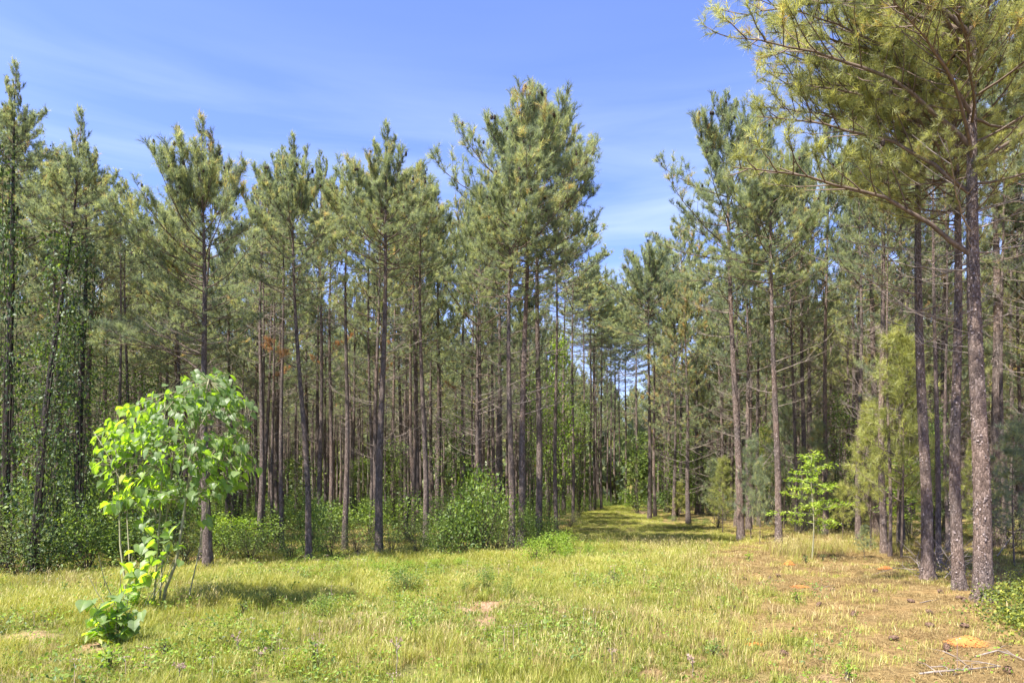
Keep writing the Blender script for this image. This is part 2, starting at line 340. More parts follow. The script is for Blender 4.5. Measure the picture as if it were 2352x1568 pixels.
# ------------------------------------------------------------------ geometry-nodes scatter for what nobody could count
def scatter(name, label, P, rot, scl, idx, sources, cat='grass'):
    me = bpy.data.meshes.new(name); me.vertices.add(len(P)); me.vertices.foreach_set('co', np.asarray(P, np.float32).ravel())
    a = me.attributes.new('rot', 'FLOAT_VECTOR', 'POINT'); a.data.foreach_set('vector', np.asarray(rot, np.float32).ravel())
    a = me.attributes.new('scl', 'FLOAT_VECTOR', 'POINT'); a.data.foreach_set('vector', np.asarray(scl, np.float32).ravel())
    a = me.attributes.new('vid', 'INT', 'POINT'); a.data.foreach_set('value', np.asarray(idx, np.int32))
    o = obj(name, me); tag(o, label, cat, kind='stuff')
    ng = bpy.data.node_groups.new(name, 'GeometryNodeTree')
    ng.interface.new_socket('Geometry', in_out='INPUT', socket_type='NodeSocketGeometry')
    ng.interface.new_socket('Geometry', in_out='OUTPUT', socket_type='NodeSocketGeometry')
    N = ng.nodes.new; K = ng.links.new
    gi = N('NodeGroupInput'); go = N('NodeGroupOutput'); jn = N('GeometryNodeJoinGeometry')
    def na(nm, t): q = N('GeometryNodeInputNamedAttribute'); q.data_type = t; q.inputs['Name'].default_value = nm; return q.outputs['Attribute']
    r = na('rot', 'FLOAT_VECTOR'); s = na('scl', 'FLOAT_VECTOR'); v = na('vid', 'INT')
    for k, src in enumerate(sources):
        so = bpy.data.objects.new(name+'_source', src)
        oi = N('GeometryNodeObjectInfo'); oi.inputs['Object'].default_value = so
        ip = N('GeometryNodeInstanceOnPoints'); cp = N('FunctionNodeCompare'); cp.data_type = 'INT'; cp.operation = 'EQUAL'
        K(v, cp.inputs[2]); cp.inputs[3].default_value = k
        e2r = N('FunctionNodeEulerToRotation'); K(r, e2r.inputs[0])
        K(gi.outputs[0], ip.inputs['Points']); K(cp.outputs[0], ip.inputs['Selection']); K(oi.outputs['Geometry'], ip.inputs['Instance'])
        K(e2r.outputs[0], ip.inputs['Rotation']); K(s, ip.inputs['Scale']); K(ip.outputs[0], jn.inputs[0])
    K(jn.outputs[0], go.inputs[0])
    md = o.modifiers.new('scatter', 'NODES'); md.node_group = ng
    return o

# ------------------------------------------------------------------ pines: limb library
def needles(mb, P, D, k, ln, w, rng, spread=(18, 62), back=.12, tone=None, mat=0):
    """k thin needles around every shoot end P pointing along D"""
    n = len(P); P = np.repeat(P, k, 0); D = np.repeat(unit(D), k, 0); m = n*k
    r = unit(rng.normal(size=(m, 3))); pr = unit(r-(r*D).sum(1)[:, None]*D)
    th = np.radians(rng.uniform(spread[0], spread[1], m))[:, None]
    nd = unit(D*np.cos(th)+pr*np.sin(th)); nd[:, 2] -= .08; nd = unit(nd)
    base = P - D*(rng.random(m)*back)[:, None]
    l = (ln*rng.uniform(.7, 1.1, m))[:, None]
    side = unit(np.cross(nd, unit(rng.normal(size=(m, 3)))))*w*.5
    V = np.stack([base-side, base+side, base+nd*l], 1).reshape(-1, 3)
    T = np.arange(m*3).reshape(-1, 3)
    tb = rng.uniform(.15, .85, n) if tone is None else tone
    t = np.repeat(np.clip(np.repeat(tb, k)+rng.normal(0, .09, m), 0, .95), 3)
    mb.add(V, T, t, mat)

def limb(kind, seed, k=18, wscale=1.0, twigs=True, brown=0.0):
    """one pine limb, growing from the origin along +X; returns wood, needle builders"""
    rng = np.random.default_rng(seed); rd = random.Random(seed)
    wood, leaf = MB(), MB()
    cfg = {'low': (2.7, 4, 28, .026), 'mid': (2.2, 18, 50, .021), 'top': (1.35, 32, 66, .014), 'leader': (1.3, 86, 89, .018), 'dead': (1.5, 8, 28, .011), 'arch': (3.4, 40, 6, .034)}[kind]
    Ln, e0, e1, r0 = cfg; Ln *= rd.uniform(.88, 1.12)
    nseg = 10; pts = [np.zeros(3)]; az = 0; dirs = []
    for i in range(nseg):
        t = i/(nseg-1); e = math.radians(e0+(e1-e0)*t+rd.uniform(-7, 7)); az += rd.uniform(-.11, .11)
        d = np.array([math.cos(e)*math.cos(az), math.cos(e)*math.sin(az), math.sin(e)]); dirs.append(d); pts.append(pts[-1]+d*Ln/nseg)
    pts = np.array(pts); dirs = np.array(dirs+[dirs[-1]])
    wood.tube(pts, r0*(1-.82*np.linspace(0, 1, nseg+1)), 6 if twigs else 4)
    P = []; D = []; TT = []; nt = 0
    if kind == 'dead':
        for s in np.arange(.3, 1, .13):
            i = int(s*nseg); a = rd.choice((-1, 1))*rd.uniform(.5, 1.1); dd = dirs[i].copy(); c, q = math.cos(a), math.sin(a)
            dd = unit(np.array([dd[0]*c-dd[1]*q, dd[0]*q+dd[1]*c, dd[2]+rd.uniform(-.1, .5)])); l = rd.uniform(.15, .5)
            wood.tube([pts[i], pts[i]+dd*l*.5+[0, 0, .02], pts[i]+dd*l+[0, 0, .07]], [.005, .004, .002], 3, cap=False)
        return wood, leaf
    s = {'low': .34, 'mid': .30, 'top': .22, 'leader': .15, 'arch': .30}[kind]
    up = {'low': .35, 'mid': .5, 'top': .65, 'leader': .9, 'arch': .3}[kind]
    side = 1
    while s < 1.0:
        f = s*nseg; i = min(int(f), nseg-1); p = pts[i]+(pts[i+1]-pts[i])*(f-i)
        a = side*rd.uniform(.45, 1.25) if kind != 'leader' else rd.uniform(0, 2*PI)
        c, q = math.cos(a), math.sin(a); dd = dirs[i]
        if kind == 'leader': dd = unit(np.array([math.cos(a)*.8, math.sin(a)*.8, .7]))
        else: dd = unit(np.array([dd[0]*c-dd[1]*q, dd[0]*q+dd[1]*c, dd[2]+rd.uniform(-.25, .35)]))
        tl = Ln*(.13+.30*(1-s))*rd.uniform(.5, 1.25)
        ns_ = 5; tp = [p]; td = dd.copy()
        for j in range(ns_):
            td = unit(td+np.array([rd.uniform(-.2, .2), rd.uniform(-.2, .2), up*.22])); tp.append(tp[-1]+td*tl/ns_)
        tp = np.array(tp)
        if twigs: wood.tube(tp, np.linspace(.30, .12, ns_+1)*r0*1.1, 3, cap=False)
        P.append(tp[-1]); D.append(unit(td+[0, 0, up*.8])); TT.append(nt)
        for j in range(rd.randint(4, 8)):      # a bunch of bottlebrush shoots at the twig's end
            u = rd.uniform(.45, 1.0); ff = u*ns_; jj = min(int(ff), ns_-1); b = tp[jj]+(tp[jj+1]-tp[jj])*(ff-jj)
            sd = unit((tp[jj+1]-tp[jj])/(tl/ns_)*.6+rng.normal(size=3)*.5+[0, 0, up]); sl = rd.uniform(.07, .22)
            e = b+sd*sl
            if twigs and j % 2 == 0: wood.tube([b, e], [.004, .003], 3, cap=False)
            P.append(e); D.append(sd); TT.append(nt)
        nt += 1
        s += (.058 if kind != 'arch' else .034)*rd.uniform(.7, 1.35); side = -side
    TT.append(nt)
    P.append(pts[-1]); D.append(unit(dirs[-1]+[0, 0, up]))
    if kind == 'arch': ln_k = 1.15
    P = np.array(P); D = np.array(D)
    bt = rng.normal(0, .2, nt+1)
    tone = np.clip(.43+bt[np.array(TT)]+rng.normal(0, .15, len(P))+.10*(D[:, 2]), .02, .9)
    if brown > 0:
        sel = (rng.random(nt+1) < brown)[np.array(TT)]; tone[sel] = 1.0
    ln = .155 if kind in ('low', 'arch', 'mid') else .125
    spread = (20, 62) if kind in ('low', 'arch', 'mid') else (14, 46)
    needles(leaf, P, D, k, ln, .0068*wscale, rng, spread, back=.13 if kind in ('low', 'arch', 'mid') else .2, tone=tone)
    # cones
    if twigs:
        for _ in range(3 if kind in ('mid', 'top') else 1):
            q = P[rd.randrange(len(P))]*.93; cone_geo(wood, q, .032, 1)
    return wood, leaf
def cone_geo(mb, p, r, mat_=0, ax=(0, 0, 1)):
    a = np.arange(6)*PI/3; V = [[0, 0, -r*1.5]]
    for zz, rr in ((-.7, .85), (.1, 1), (.9, .6)):
        V += [[math.cos(t+zz)*rr*r, math.sin(t+zz)*rr*r, zz*r*1.3] for t in a]
    V += [[0, 0, r*1.7]]; T = []
    for j in range(6):
        k2 = (j+1) % 6; T += [[0, 1+k2, 1+j], [19, 13+j, 13+k2]]
        for g in range(2): b = 1+g*6; T += [[b+j, b+k2, b+6+k2], [b+j, b+6+k2, b+6+j]]
    mb.add(np.array(V)+p, T, .5, mat_)

print('limbs')
LIB = {}      # kind -> list of (wood mesh, needle mesh) for hero trees
RAW = {}      # kind -> list of MB pairs with fewer, wider needles for joined crowns
RAWF = {}
for kind, cnt in (('low', 3), ('mid', 4), ('top', 3), ('leader', 1), ('arch', 2)):
    LIB[kind] = []; RAW[kind] = []; RAWF[kind] = []
    for q in range(cnt):
        sd = hash_ = 100+q*13+len(kind)*7+ord(kind[0])
        w, l = limb(kind, sd, k=26, wscale=1.0)
        LIB[kind].append((w.mesh('branch', [M_twig, M_cone]), l.mesh('needles', M_needle)))
        if kind != 'arch':
            RAW[kind].append(limb(kind, sd+500, k=11, wscale=1.9, brown=.018))
            RAWF[kind].append(limb(kind, sd+900, k=5, wscale=4.2, twigs=False, brown=.02))
DEAD = [limb('dead', 50+q)[0] for q in range(4)]
DEAD_ME = [d.mesh('dead_branch', [M_deadtwig, M_cone]) for d in DEAD]

def limb_plan(H, cb, Lmax, seed, n=34, dead=10, dead_from=.35, one_side=None, skew=0.0):
    """list of (kind, variant, matrix4) of the limbs of a pine of height H, crown base cb"""
    rd = random.Random(seed); out = []; az = rd.random()*6.28
    for i in range(n):
        t = ((i+rd.uniform(-.3, .3))/(n-1)); t = min(max(t, 0), 1); z = cb+(H-1.05-.42*min(Lmax, 2.2)-cb)*t**.92
        prof = np.interp(t, [0, .12, .4, .65, .85, 1], [.75, 1, 1, .92, .70, .42])*rd.uniform(.6, 1.14)
        kind = 'low' if t < .30 else ('mid' if t < .68 else 'top')
        base = {'low': 2.6, 'mid': 1.95, 'top': 1.0}[kind]
        s = Lmax*prof/base; s = min(max(s, .38), 1.45)
        az += 2.399+rd.uniform(-.4, .4)
        a = az
        if one_side is not None and t < .7 and rd.random() < skew: a = one_side+rd.uniform(-1.2, 1.2)
        M = rotz(a); tl = rd.uniform(-.22, .22); R = np.array(Matrix.Rotation(tl, 4, 'Y')); M = M@R
        M[:3, :3] *= s; M[2, 3] = z
        out.append((kind, rd.randrange(99), M))
    M = np.eye(4)*min(max(Lmax/2, .6), .9); M[3, 3] = 1; M[2, 3] = H-1.4*M[0, 0]
    for i in range(5):
        q = rotz(az+i*1.26+rd.uniform(-.3, .3))@np.array(Matrix.Rotation(rd.uniform(-.5, -.15), 4, 'Y')); k_ = rd.uniform(.6, .95)*min(Lmax/1.8, 1.1); q[:3, :3] *= k_; q[2, 3] = H-.35-1.15*k_-rd.uniform(0, .5)
        out.append(('top', rd.randrange(99), q))
    out.append(('leader', 0, M))
    for i in range(dead):
        z = cb*(dead_from+(1.02-dead_from)*rd.random()**.7); M = rotz(rd.random()*6.28); M[:3, :3] *= rd.uniform(.5, 1.35)*min(Lmax/2, 1.1); M[2, 3] = z
        out.append(('dead', rd.randrange(99), M))
    return out
def joined_crown(plan, lib, needle_stride=1):
    w, l = MB(), MB()
    for kind, v, M in plan:
        if kind == 'dead': w.merge(DEAD[v % 4], M); w.M[-1][:] = 2; continue
        a, b = lib[kind][v % len(lib[kind])]
        w.merge(a, M); l.merge(b, M)
    return w, l

def trunk_geo(H, r, lean=(0, 0), seed=0, sides=12, step=.5, bow=.04, rough=.0, curve=0.0, top=.10):
    rd = random.Random(seed); n = max(8, int(H/step)); t = np.linspace(0, 1, n+1); z = t*H
    ph = rd.random()*6; x = lean[0]*(t+curve*t*(1-t)) + bow*np.sin(t*7+ph)*np.minimum(t*6, 1); y = lean[1]*t + bow*np.sin(t*6+ph*2)*np.minimum(t*6, 1)
    R = r*(1-(1-top)*t**1.15)+r*.45*np.exp(-z/.22)+r*.05*np.exp(-z/1.0)
    z = z-.15*(1-np.minimum(t*8, 1))
    a = np.arange(sides)*2*PI/sides
    rr = R[:, None]*np.ones((1, sides))
    rng = np.random.default_rng(seed)
    if rough: 
        ph2 = rng.random(6)*6.28
        prof = sum(np.sin(a[None, :]*k+ph2[k-3]+np.sin(z[:, None]*1.1+k)*1.4) for k in (3, 5, 7))/3
        rr = rr*(1+.05*prof+rng.normal(0, rough, rr.shape)); 
        rr += (R*.5)[:, None]*np.exp(-z/.16)[:, None]*np.clip(np.sin(a[None, :]*3+ph), 0, 1)*.7
    V = np.stack([x[:, None]+rr*np.cos(a), y[:, None]+rr*np.sin(a), np.broadcast_to(z[:, None], rr.shape)], -1).reshape(-1, 3)
    i = np.arange(n)[:, None]*sides; j = np.arange(sides)[None, :]; k = (j+1) % sides
    T = np.concatenate([np.stack([i+j, i+k, i+sides+k], -1).reshape(-1, 3), np.stack([i+j, i+sides+k, i+sides+j], -1).reshape(-1, 3)])
    mb = MB(); mb.add(V, T)
    def at(zq):
        tt = np.interp(zq, z, t); return np.interp(tt, t, x), np.interp(tt, t, y), np.interp(tt, t, R)
    return mb, at
def flakes(at, H0, H1, n, seed, size=(.012, .03), bias=None):
    rng = np.random.default_rng(seed); z = rng.uniform(H0, H1, n); a = rng.uniform(0, 2*PI, n)
    # uneven: bunched in patches
    keep = noise2(a*1.2+seed, z*1.6, 1.0, seed) > .42; z = z[keep]; a = a[keep]; m = len(z)
    x0, y0, R = at(z); s = rng.uniform(size[0], size[1], m); h = s*rng.uniform(.8, 2.0, m)
    out = np.stack([np.cos(a), np.sin(a), 0*a], -1); tg = np.stack([-np.sin(a), np.cos(a), 0*a], -1); upv = np.array([0, 0, 1.])[None]
    c = np.stack([x0, y0, z], -1)+out*(R*1.02+.004)[:, None]
    tw = rng.normal(0, .4, m)[:, None]; t2 = tg*np.cos(tw)+upv*np.sin(tw); u2 = -tg*np.sin(tw)+upv*np.cos(tw)
    lift = (rng.uniform(.2, .7, m)*s)[:, None]*out
    V = np.stack([c-t2*s[:, None]*.5-u2*h[:, None]*.45+lift, c+t2*s[:, None]*.45-u2*h[:, None]*.55+lift*.6, c+t2*s[:, None]*.5+u2*h[:, None]*.35, c-t2*s[:, None]*.1+u2*h[:, None]*.6, c-t2*s[:, None]*.55+u2*h[:, None]*.2], 1).reshape(-1, 3)
    b = np.arange(m)[:, None]*5; T = np.concatenate([b+[0, 1, 2], b+[0, 2, 3], b+[0, 3, 4]])
    mb = MB(); mb.add(V, T, np.repeat(rng.uniform(0, 1, m), 5)); return mb

def shear(M, lean, H):
    M = M.copy(); z = M[2, 3]; M[0, 3] += lean[0]; M[1, 3] += lean[1]; return M

# ------------------------------------------------------------------ prototypes of joined crowns (mesh data shared)
print('crowns')
CROWNS = []     # (H, cb, wood mesh, needle mesh)
for q in range(6):
    H = 12.5; cb = [5.6, 6.2, 5.1, 6.6, 5.8, 5.3][q]
    plan = limb_plan(H, cb, [2.2, 1.8, 2.3, 1.7, 2.0, 1.7][q], 300+q, n=[38, 34, 40, 32, 36, 33][q], dead=30, dead_from=.35)
    w, l = joined_crown(plan, RAW); CROWNS.append((H, cb, w.mesh('limbs', [M_twig, M_cone, M_deadtwig]), l.mesh('needles', M_needle)))
LOWC = []
for q in range(3):
    plan = limb_plan(12.5, [3.9, 4.4, 3.4][q], [2.2, 1.9, 2.1][q], 350+q, n=[44, 40, 46][q], dead=22, dead_from=.3)
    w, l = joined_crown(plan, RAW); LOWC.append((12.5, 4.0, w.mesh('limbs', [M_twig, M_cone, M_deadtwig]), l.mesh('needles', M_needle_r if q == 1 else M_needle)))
FARC = []
for q in range(4):
    plan = limb_plan(12.5, [6.0, 6.6, 5.4, 6.3][q], [2.2, 2.0, 2.3, 1.9][q], 400+q, n=27, dead=26, dead_from=.5)
    w, l = joined_crown(plan, RAWF); FARC.append((12.5, 6.5, w.mesh('limbs', [M_twig, M_cone, M_deadtwig]), l.mesh('needles', M_needle)))
TRUNKS = []
for q in range(5):
    mb, at = trunk_geo(12.0, .11, seed=q, sides=9, step=.9, bow=.05); TRUNKS.append(mb.mesh('trunk', M_bark, smooth=True))

TREE_XY = []
def pine(base, H, r, lean, cb, Lmax, seed, label, group=None, hero=False, bark=M_bark, cat='pine tree', n=34, dead=12, one_side=None, skew=0, extra=(), dead_from=.35, curve=0.0, sides=12, step=.5, rough=0):
    X, Y, Z = base; TREE_XY.append((X, Y))
    root = empty('pine_tree', (X, Y, Z), label, cat, group)
    mb, at = trunk_geo(H-.7, r, lean, seed, sides=sides, step=step, rough=rough, curve=curve)
    tr = obj('trunk', mb.mesh('trunk', bark, smooth=True), root)
    if hero:
        for kind, v, M in limb_plan(H, cb, Lmax, seed, n=n, dead=dead, one_side=one_side, skew=skew, dead_from=dead_from)+list(extra):
            M = M.copy(); x, y, _ = at(min(M[2, 3], H-.7)); M[0, 3] += x; M[1, 3] += y
            if kind == 'dead': obj('dead_branch', DEAD_ME[v % 4], root, mat4=M); continue
            w, l = LIB[kind][v % len(LIB[kind])]
            b = obj('branch', w, root, mat4=M); nd_ = obj('needles', l, b)
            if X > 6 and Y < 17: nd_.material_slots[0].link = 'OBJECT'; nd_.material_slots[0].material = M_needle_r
    else:
        cH, ccb, w, l = CROWNS[seed % len(CROWNS)]
        sz = (H-cb)/(cH-ccb); sr = Lmax/1.75
        x, y, _ = at((H+cb)/2); x2, y2, _ = at(H-.8); x1, y1, _ = at(cb)
        kx = (x2-x1)/max(H-.8-cb, .1); ky = (y2-y1)/max(H-.8-cb, .1)
        M = np.array(rotz(seed*1.7)); M[:3, :2] *= sr; M[2, 2] = sz
        S = np.eye(4); S[0, 2] = kx; S[1, 2] = ky
        T = np.eye(4); T[2, 3] = H-cH*sz; T[0, 3] = x2-kx*(H-.8); T[1, 3] = y2-ky*(H-.8)
        # lean by rotating the crown, not by shearing it
        R = np.array(Matrix.Rotation(math.atan(kx), 4, 'Y')@Matrix.Rotation(-math.atan(ky), 4, 'X'))
        T2 = np.eye(4); z0 = H-cH*sz; bx, by = x1-kx*(cb-z0), y1-ky*(cb-z0); T2[:3, 3] = (bx, by, z0)
        MM = T2@R@M
        obj('limbs', w, root, mat4=MM)['kind'] = 'stuff'; obj('needles', l, root, mat4=MM)['kind'] = 'stuff'
    return root, tr, at

F = FPX
# bx, by, width px, x at y=735, top y, crown base y, crown radius px, hero, bark, label
FT = [
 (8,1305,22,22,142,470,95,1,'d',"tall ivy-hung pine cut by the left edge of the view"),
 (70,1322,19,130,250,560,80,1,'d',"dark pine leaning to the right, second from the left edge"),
 (180,1290,19,190,318,620,75,0,'d',"straight dark pine left of the broad-leaved sapling clump"),
 (272,1262,10,276,400,640,60,0,'n',"thin pine behind the left side of the broad-leaved sapling"),
 (290,1255,10,290,425,660,60,0,'n',"thin pine close beside its twin behind the broad-leaved sapling"),
 (478,1311,21,468,268,790,130,1,'n',"wide-crowned pine with low boughs right behind the broad-leaved sapling"),
 (462,1290,12,476,330,700,70,0,'n',"slimmer pine hugging the wide-crowned pine behind the sapling"),
 (596,1256,14,601,380,690,70,0,'n',"double-looking pine first to the right of the broad-leaved sapling"),
 (606,1244,9,604,410,700,50,0,'n',"thin pine pressed behind the first pine right of the sapling"),
 (625,1234,8,628,420,720,50,0,'n',"very thin pine right of the paired trunks beside the sapling"),
 (647,1266,11,648,335,640,75,0,'n',"slender straight pine left of the left-leaning pine"),
 (710,1294,15,686,308,700,95,1,'n',"pine leaning left with bushes wrapped round its foot"),
 (733,1240,12,737,345,720,60,0,'n',"straight pine just behind the left-leaning pine"),
 (758,1232,11,760,400,740,60,0,'w',"reddish-stemmed pine right of the left-leaning pine"),
 (792,1267,14,796,395,640,80,0,'n',"pale grey pine midway between the left-leaning and the wide flat-topped pine"),
 (852,1229,9,849,380,740,60,0,'n',"thin pine tight against the left of the flat-topped pine"),
 (870,1284,19,880,283,640,120,1,'n',"flat-topped pine full of dark cones left of the charred stump"),
 (904,1213,8,905,420,760,50,0,'w',"thin reddish pine just left of the charred stump"),
 (950,1216,10,941,400,700,60,0,'w',"reddish pine just right of the charred stump"),
 (978,1262,14,969,372,640,80,1,'n',"straight grey pine between the charred stump and the big bush"),
 (1009,1200,7,1009,440,720,45,0,'n',"slim pine in front of the bushes left of the bright shrub"),
 (1064,1215,9,1064,440,720,60,0,'n',"slim pine rising behind the bright bushy shrub"),
 (1086,1205,7,1086,450,760,50,0,'w',"thin reddish pine right behind the bright bushy shrub"),
 (1132,1210,9,1132,430,740,50,0,'w',"reddish pine left of the tallest central group"),
 (1149,1206,10,1148,410,720,50,0,'n',"dark pine directly left of the tallest central group"),
 (1175,1267,16,1171,330,700,120,1,'n',"left pine of the tallest central trio"),
 (1197,1257,17,1207,193,640,175,1,'w',"tallest central pine with pale flaked bark and wide crown"),
 (1237,1237,16,1236,215,640,150,1,'n',"right dark pine of the tallest central trio"),
 (1277,1227,10,1277,420,700,75,0,'n',"slim pine at the left edge of the mown path"),
 (1294,1182,10,1296,470,720,60,0,'n',"pine set back behind the slim pine left of the mown path"),
 (1316,1199,8,1316,480,760,85,0,'n',"thin pine on the left verge where the mown path narrows"),
 (1342,1174,6,1342,600,800,75,0,'w',"thin reddish pine on the left verge of the path"),
 (1356,1172,7,1356,610,800,70,0,'n',"left of a close pair of thin pines on the path's left verge"),
 (1365,1171,7,1364,620,800,75,0,'n',"right of a close pair of thin pines on the path's left verge"),
 (1381,1169,6,1381,650,810,75,0,'n',"thin pine beyond the close pair on the path's left verge"),
 (1395,1163,5,1395,680,830,70,0,'n',"thin distant pine on the path's left verge"),
 (1403,1162,5,1403,700,840,65,0,'n',"thinner distant pine deep on the path's left verge"),
 (1423,1157,5,1422,700,860,60,0,'n',"distant pine where the mown path disappears"),
 (1437,1160,6,1437,700,880,70,0,'n',"distant pine closing the gap at the far end of the mown path"),
 (1462,1163,7,1462,665,860,75,0,'n',"taller distant pine closing the gap just left of the cone-crowned pine"),
 (1412,1158,6,1412,715,880,60,0,'n',"distant pine at the far left corner of the mown path"),
 (1522,1168,8,1522,560,800,90,0,'n',"tall distant pine seen just right of the cone-crowned pine"),
 (1565,1178,9,1565,500,780,85,0,'n',"tall pine left of the two even slim pines"),
 (1492,1192,10,1491,555,790,95,1,'n',"cone-crowned pine alone on the right side of the mown path"),
 (1505,1186,8,1500,600,820,75,0,'w',"thin pine just behind the cone-crowned pine by the path"),
 (1534,1172,7,1534,620,820,80,0,'n',"thin pine well behind the cone-crowned pine"),
 (1601,1181,10,1602,520,760,60,0,'n',"left of two even slim pines right of the path"),
 (1613,1179,8,1612,500,780,60,0,'n',"right of two even slim pines right of the path"),
 (1702,1241,17,1683,208,700,125,1,'w',"left-leaning pine with ragged crown at the right side of the clearing"),
 (1728,1206,10,1721,300,700,75,0,'w',"pine behind the ragged-crowned left-leaning pine"),
 (1789,1249,16,1776,310,690,120,1,'w',"purple-brown pine just left of the lime-green sapling"),
 (1743,1210,9,1740,330,720,60,0,'n',"shaded pine between the two front pines left of the lime-green sapling"),
 (1830,1222,8,1819,320,850,70,0,'n',"slim pine behind the left boughs of the lime-green sapling"),
 (1848,1222,12,1843,260,790,80,0,'n',"sturdy pine rising behind the lime-green sapling"),
 (1895,1228,12,1898,200,750,90,0,'w',"pine rising right behind the lime-green sapling"),
 (1973,1216,9,1971,210,790,80,0,'n',"slim pine between the lime-green sapling and the drooping young pine"),
 (2011,1234,17,2005,110,710,110,0,'w',"thick dark-footed pine left of the drooping young pine"),
 (2031,1271,15,2026,60,710,110,1,'w',"pine with pale scaly bark behind the drooping young pine"),
 (2044,1277,8,2040,330,640,50,0,'w',"slim reddish pine rooted beside the pale scaly pine"),
 (2130,1331,25,2117,-120,500,250,1,'w',"leftmost of the three big foreground pines, with a dark foot"),
 (2156,1293,12,2148,150,560,80,0,'n',"crooked pine between the first two big foreground pines"),
 (2178,1268,8,2172,200,600,60,0,'n',"thin pine behind the brush pile"),
 (2203,1354,25,2195,-200,520,240,1,'w',"middle one of the three big foreground pines"),
 (2256,1381,38,2245,-560,610,330,1,'w',"thickest foreground pine at the far right with an arching bough"),
 (2285,1257,24,2286,-20,480,170,1,'w',"stout pine just behind and right of the thickest foreground pine"),
 (2306,1262,10,2304,60,500,80,0,'n',"slim pine right of the stout pine near the right edge"),
 (2345,1240,9,2340,100,520,80,0,'n',"slim pine at the right edge of the view"),
]
GRP_EDGE = 'pines along the plantation edge'
HERO_AT = {}
def armat(az, z, s, tilt=0.0):
    M = rotz(az)@np.array(Matrix.Rotation(tilt, 4, 'Y')); M[:3, :3] *= s; M[2, 3] = z; return M
for q, (bx, by, wp, xt, ty, cby, rp_, hero, bk, lab) in enumerate(FT):
    X, Y, Z = G(bx, by); H = CAM_H+(HOR-ty)/F*Y-Z; cb = CAM_H+(HOR-cby)/F*Y-Z; zr = CAM_H+(HOR-735)/F*Y
    sl = (xt-bx)/F*Y/zr; r = .5*wp/F*Y; Lm = rp_/F*Y*(1.22 if by < 1330 and bx > 100 and bx < 1900 and bx not in (1197, 1237) else 1)
    H = min(H, 15.5 if by > 1178 else 20)
    near = by > 1325
    extra = []; one = None; skew = 0; n = 56
    if wp == 38:
        extra = [('arch', 1, armat(math.radians(178), 8.6, 1.2, -.15)), ('arch', 0, armat(math.radians(195), 9.2, 1.1, -.15)), ('arch', 1, armat(math.radians(228), 6.7, .9)), ('arch', 0, armat(math.radians(172), 5.25, 1.12, -.0)), ('arch', 1, armat(math.radians(186), 6.9, 1.12, -.1)), ('arch', 1, armat(math.radians(215), 8.0, 1.0)), ('arch', 0, armat(math.radians(160), 6.2, 1.0, -.1)),
                 ('arch', 0, armat(math.radians(200), 7.4, 1.1, -.05)), ('arch', 1, armat(math.radians(150), 8.6, 1.15, -.1)), ('arch', 0, armat(math.radians(240), 7.6, .8)), ('arch', 1, armat(math.radians(-20), 6.6, .9))]
        n = 42; cb = 5.9
    if bx == 478: one, skew = math.radians(185), .45; extra = [('arch', 1, armat(math.radians(178), 4.55, .62, .1)), ('arch', 0, armat(math.radians(165), 4.2, .72, .1)), ('low', 0, armat(math.radians(200), 4.6, .75, .1))]
    if bx in (2130, 2203):
        one, skew, n = math.radians(190), .5, 66
        for aa, hh, ss in ((175, .30, .9), (195, .42, 1.0), (160, .5, .95), (210, .56, .9), (180, .62, .95), (150, .38, .8), (185, .7, .8)): extra.append(('arch', int(aa) % 2, armat(math.radians(aa), cb+(10.5-cb)*hh, ss, -.12)))
    if bx in (1237, 1197): n = 66
    if bx == 1237: one, skew = 0.0, .5
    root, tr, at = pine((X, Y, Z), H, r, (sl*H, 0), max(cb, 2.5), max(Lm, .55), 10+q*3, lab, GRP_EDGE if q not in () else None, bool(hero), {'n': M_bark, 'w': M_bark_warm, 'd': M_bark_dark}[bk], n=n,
         dead=16 if hero else 0, one_side=one, skew=skew, extra=extra, sides=24 if near else 12, step=.12 if near else .5, rough=.018 if near else 0, dead_from=.45 if by < 1325 else .6)
    HERO_AT[bx] = (root, at, r)
    if near or bx in (2285, 2031, 2011, 1197, 1702, 1789):
        nf = {2256: 2600, 2203: 1500, 2130: 1500}.get(bx, 1000)
        hi = CAM_H+(HOR)/F*Y
        fl = flakes(at, .1, min(hi, H-1), nf, q, (.008, .021) if near else (.012, .026))
        tag(obj('bark_flakes', fl.mesh('bark_flakes', M_flake), tr), kind='stuff')

# leafy undergrowth masses for the far wood
UNDER = []
for q, m_ in enumerate((M_leaf_olive, M_needle, M_leaf_olive)):
    rg = np.random.default_rng(60+q); mb = MB(); P = unit(rg.normal(size=(420, 3)))*rg.uniform(.5, 1.3, (420, 1)); P[:, 2] = np.abs(P[:, 2])*1.6
    n_ = len(P); e1 = unit(rg.normal(size=(n_, 3)))*.16; e2 = unit(np.cross(e1, rg.normal(size=(n_, 3))))*.10
    mb.add(np.stack([P-e1, P+e2, P+e1, P-e2], 1).reshape(-1, 3), np.concatenate([np.arange(n_)[:, None]*4+[0, 1, 2], np.arange(n_)[:, None]*4+[0, 2, 3]]), np.repeat(rg.uniform(.1, .9, n_), 4)); UNDER.append(mb.mesh('undergrowth', m_))
M_rust = foliage('rusty_dead_needles', [(0, (.30,.14,.05)), (.5, (.46,.24,.09)), (1, (.60,.36,.15))], trans=.35, tcol=(1.1,1,.8))
rw, rl = limb('mid', 4242, k=22, wscale=1.4); rw = rw.mesh('branch', [M_twig, M_cone]); rl = rl.mesh('needles', M_rust)
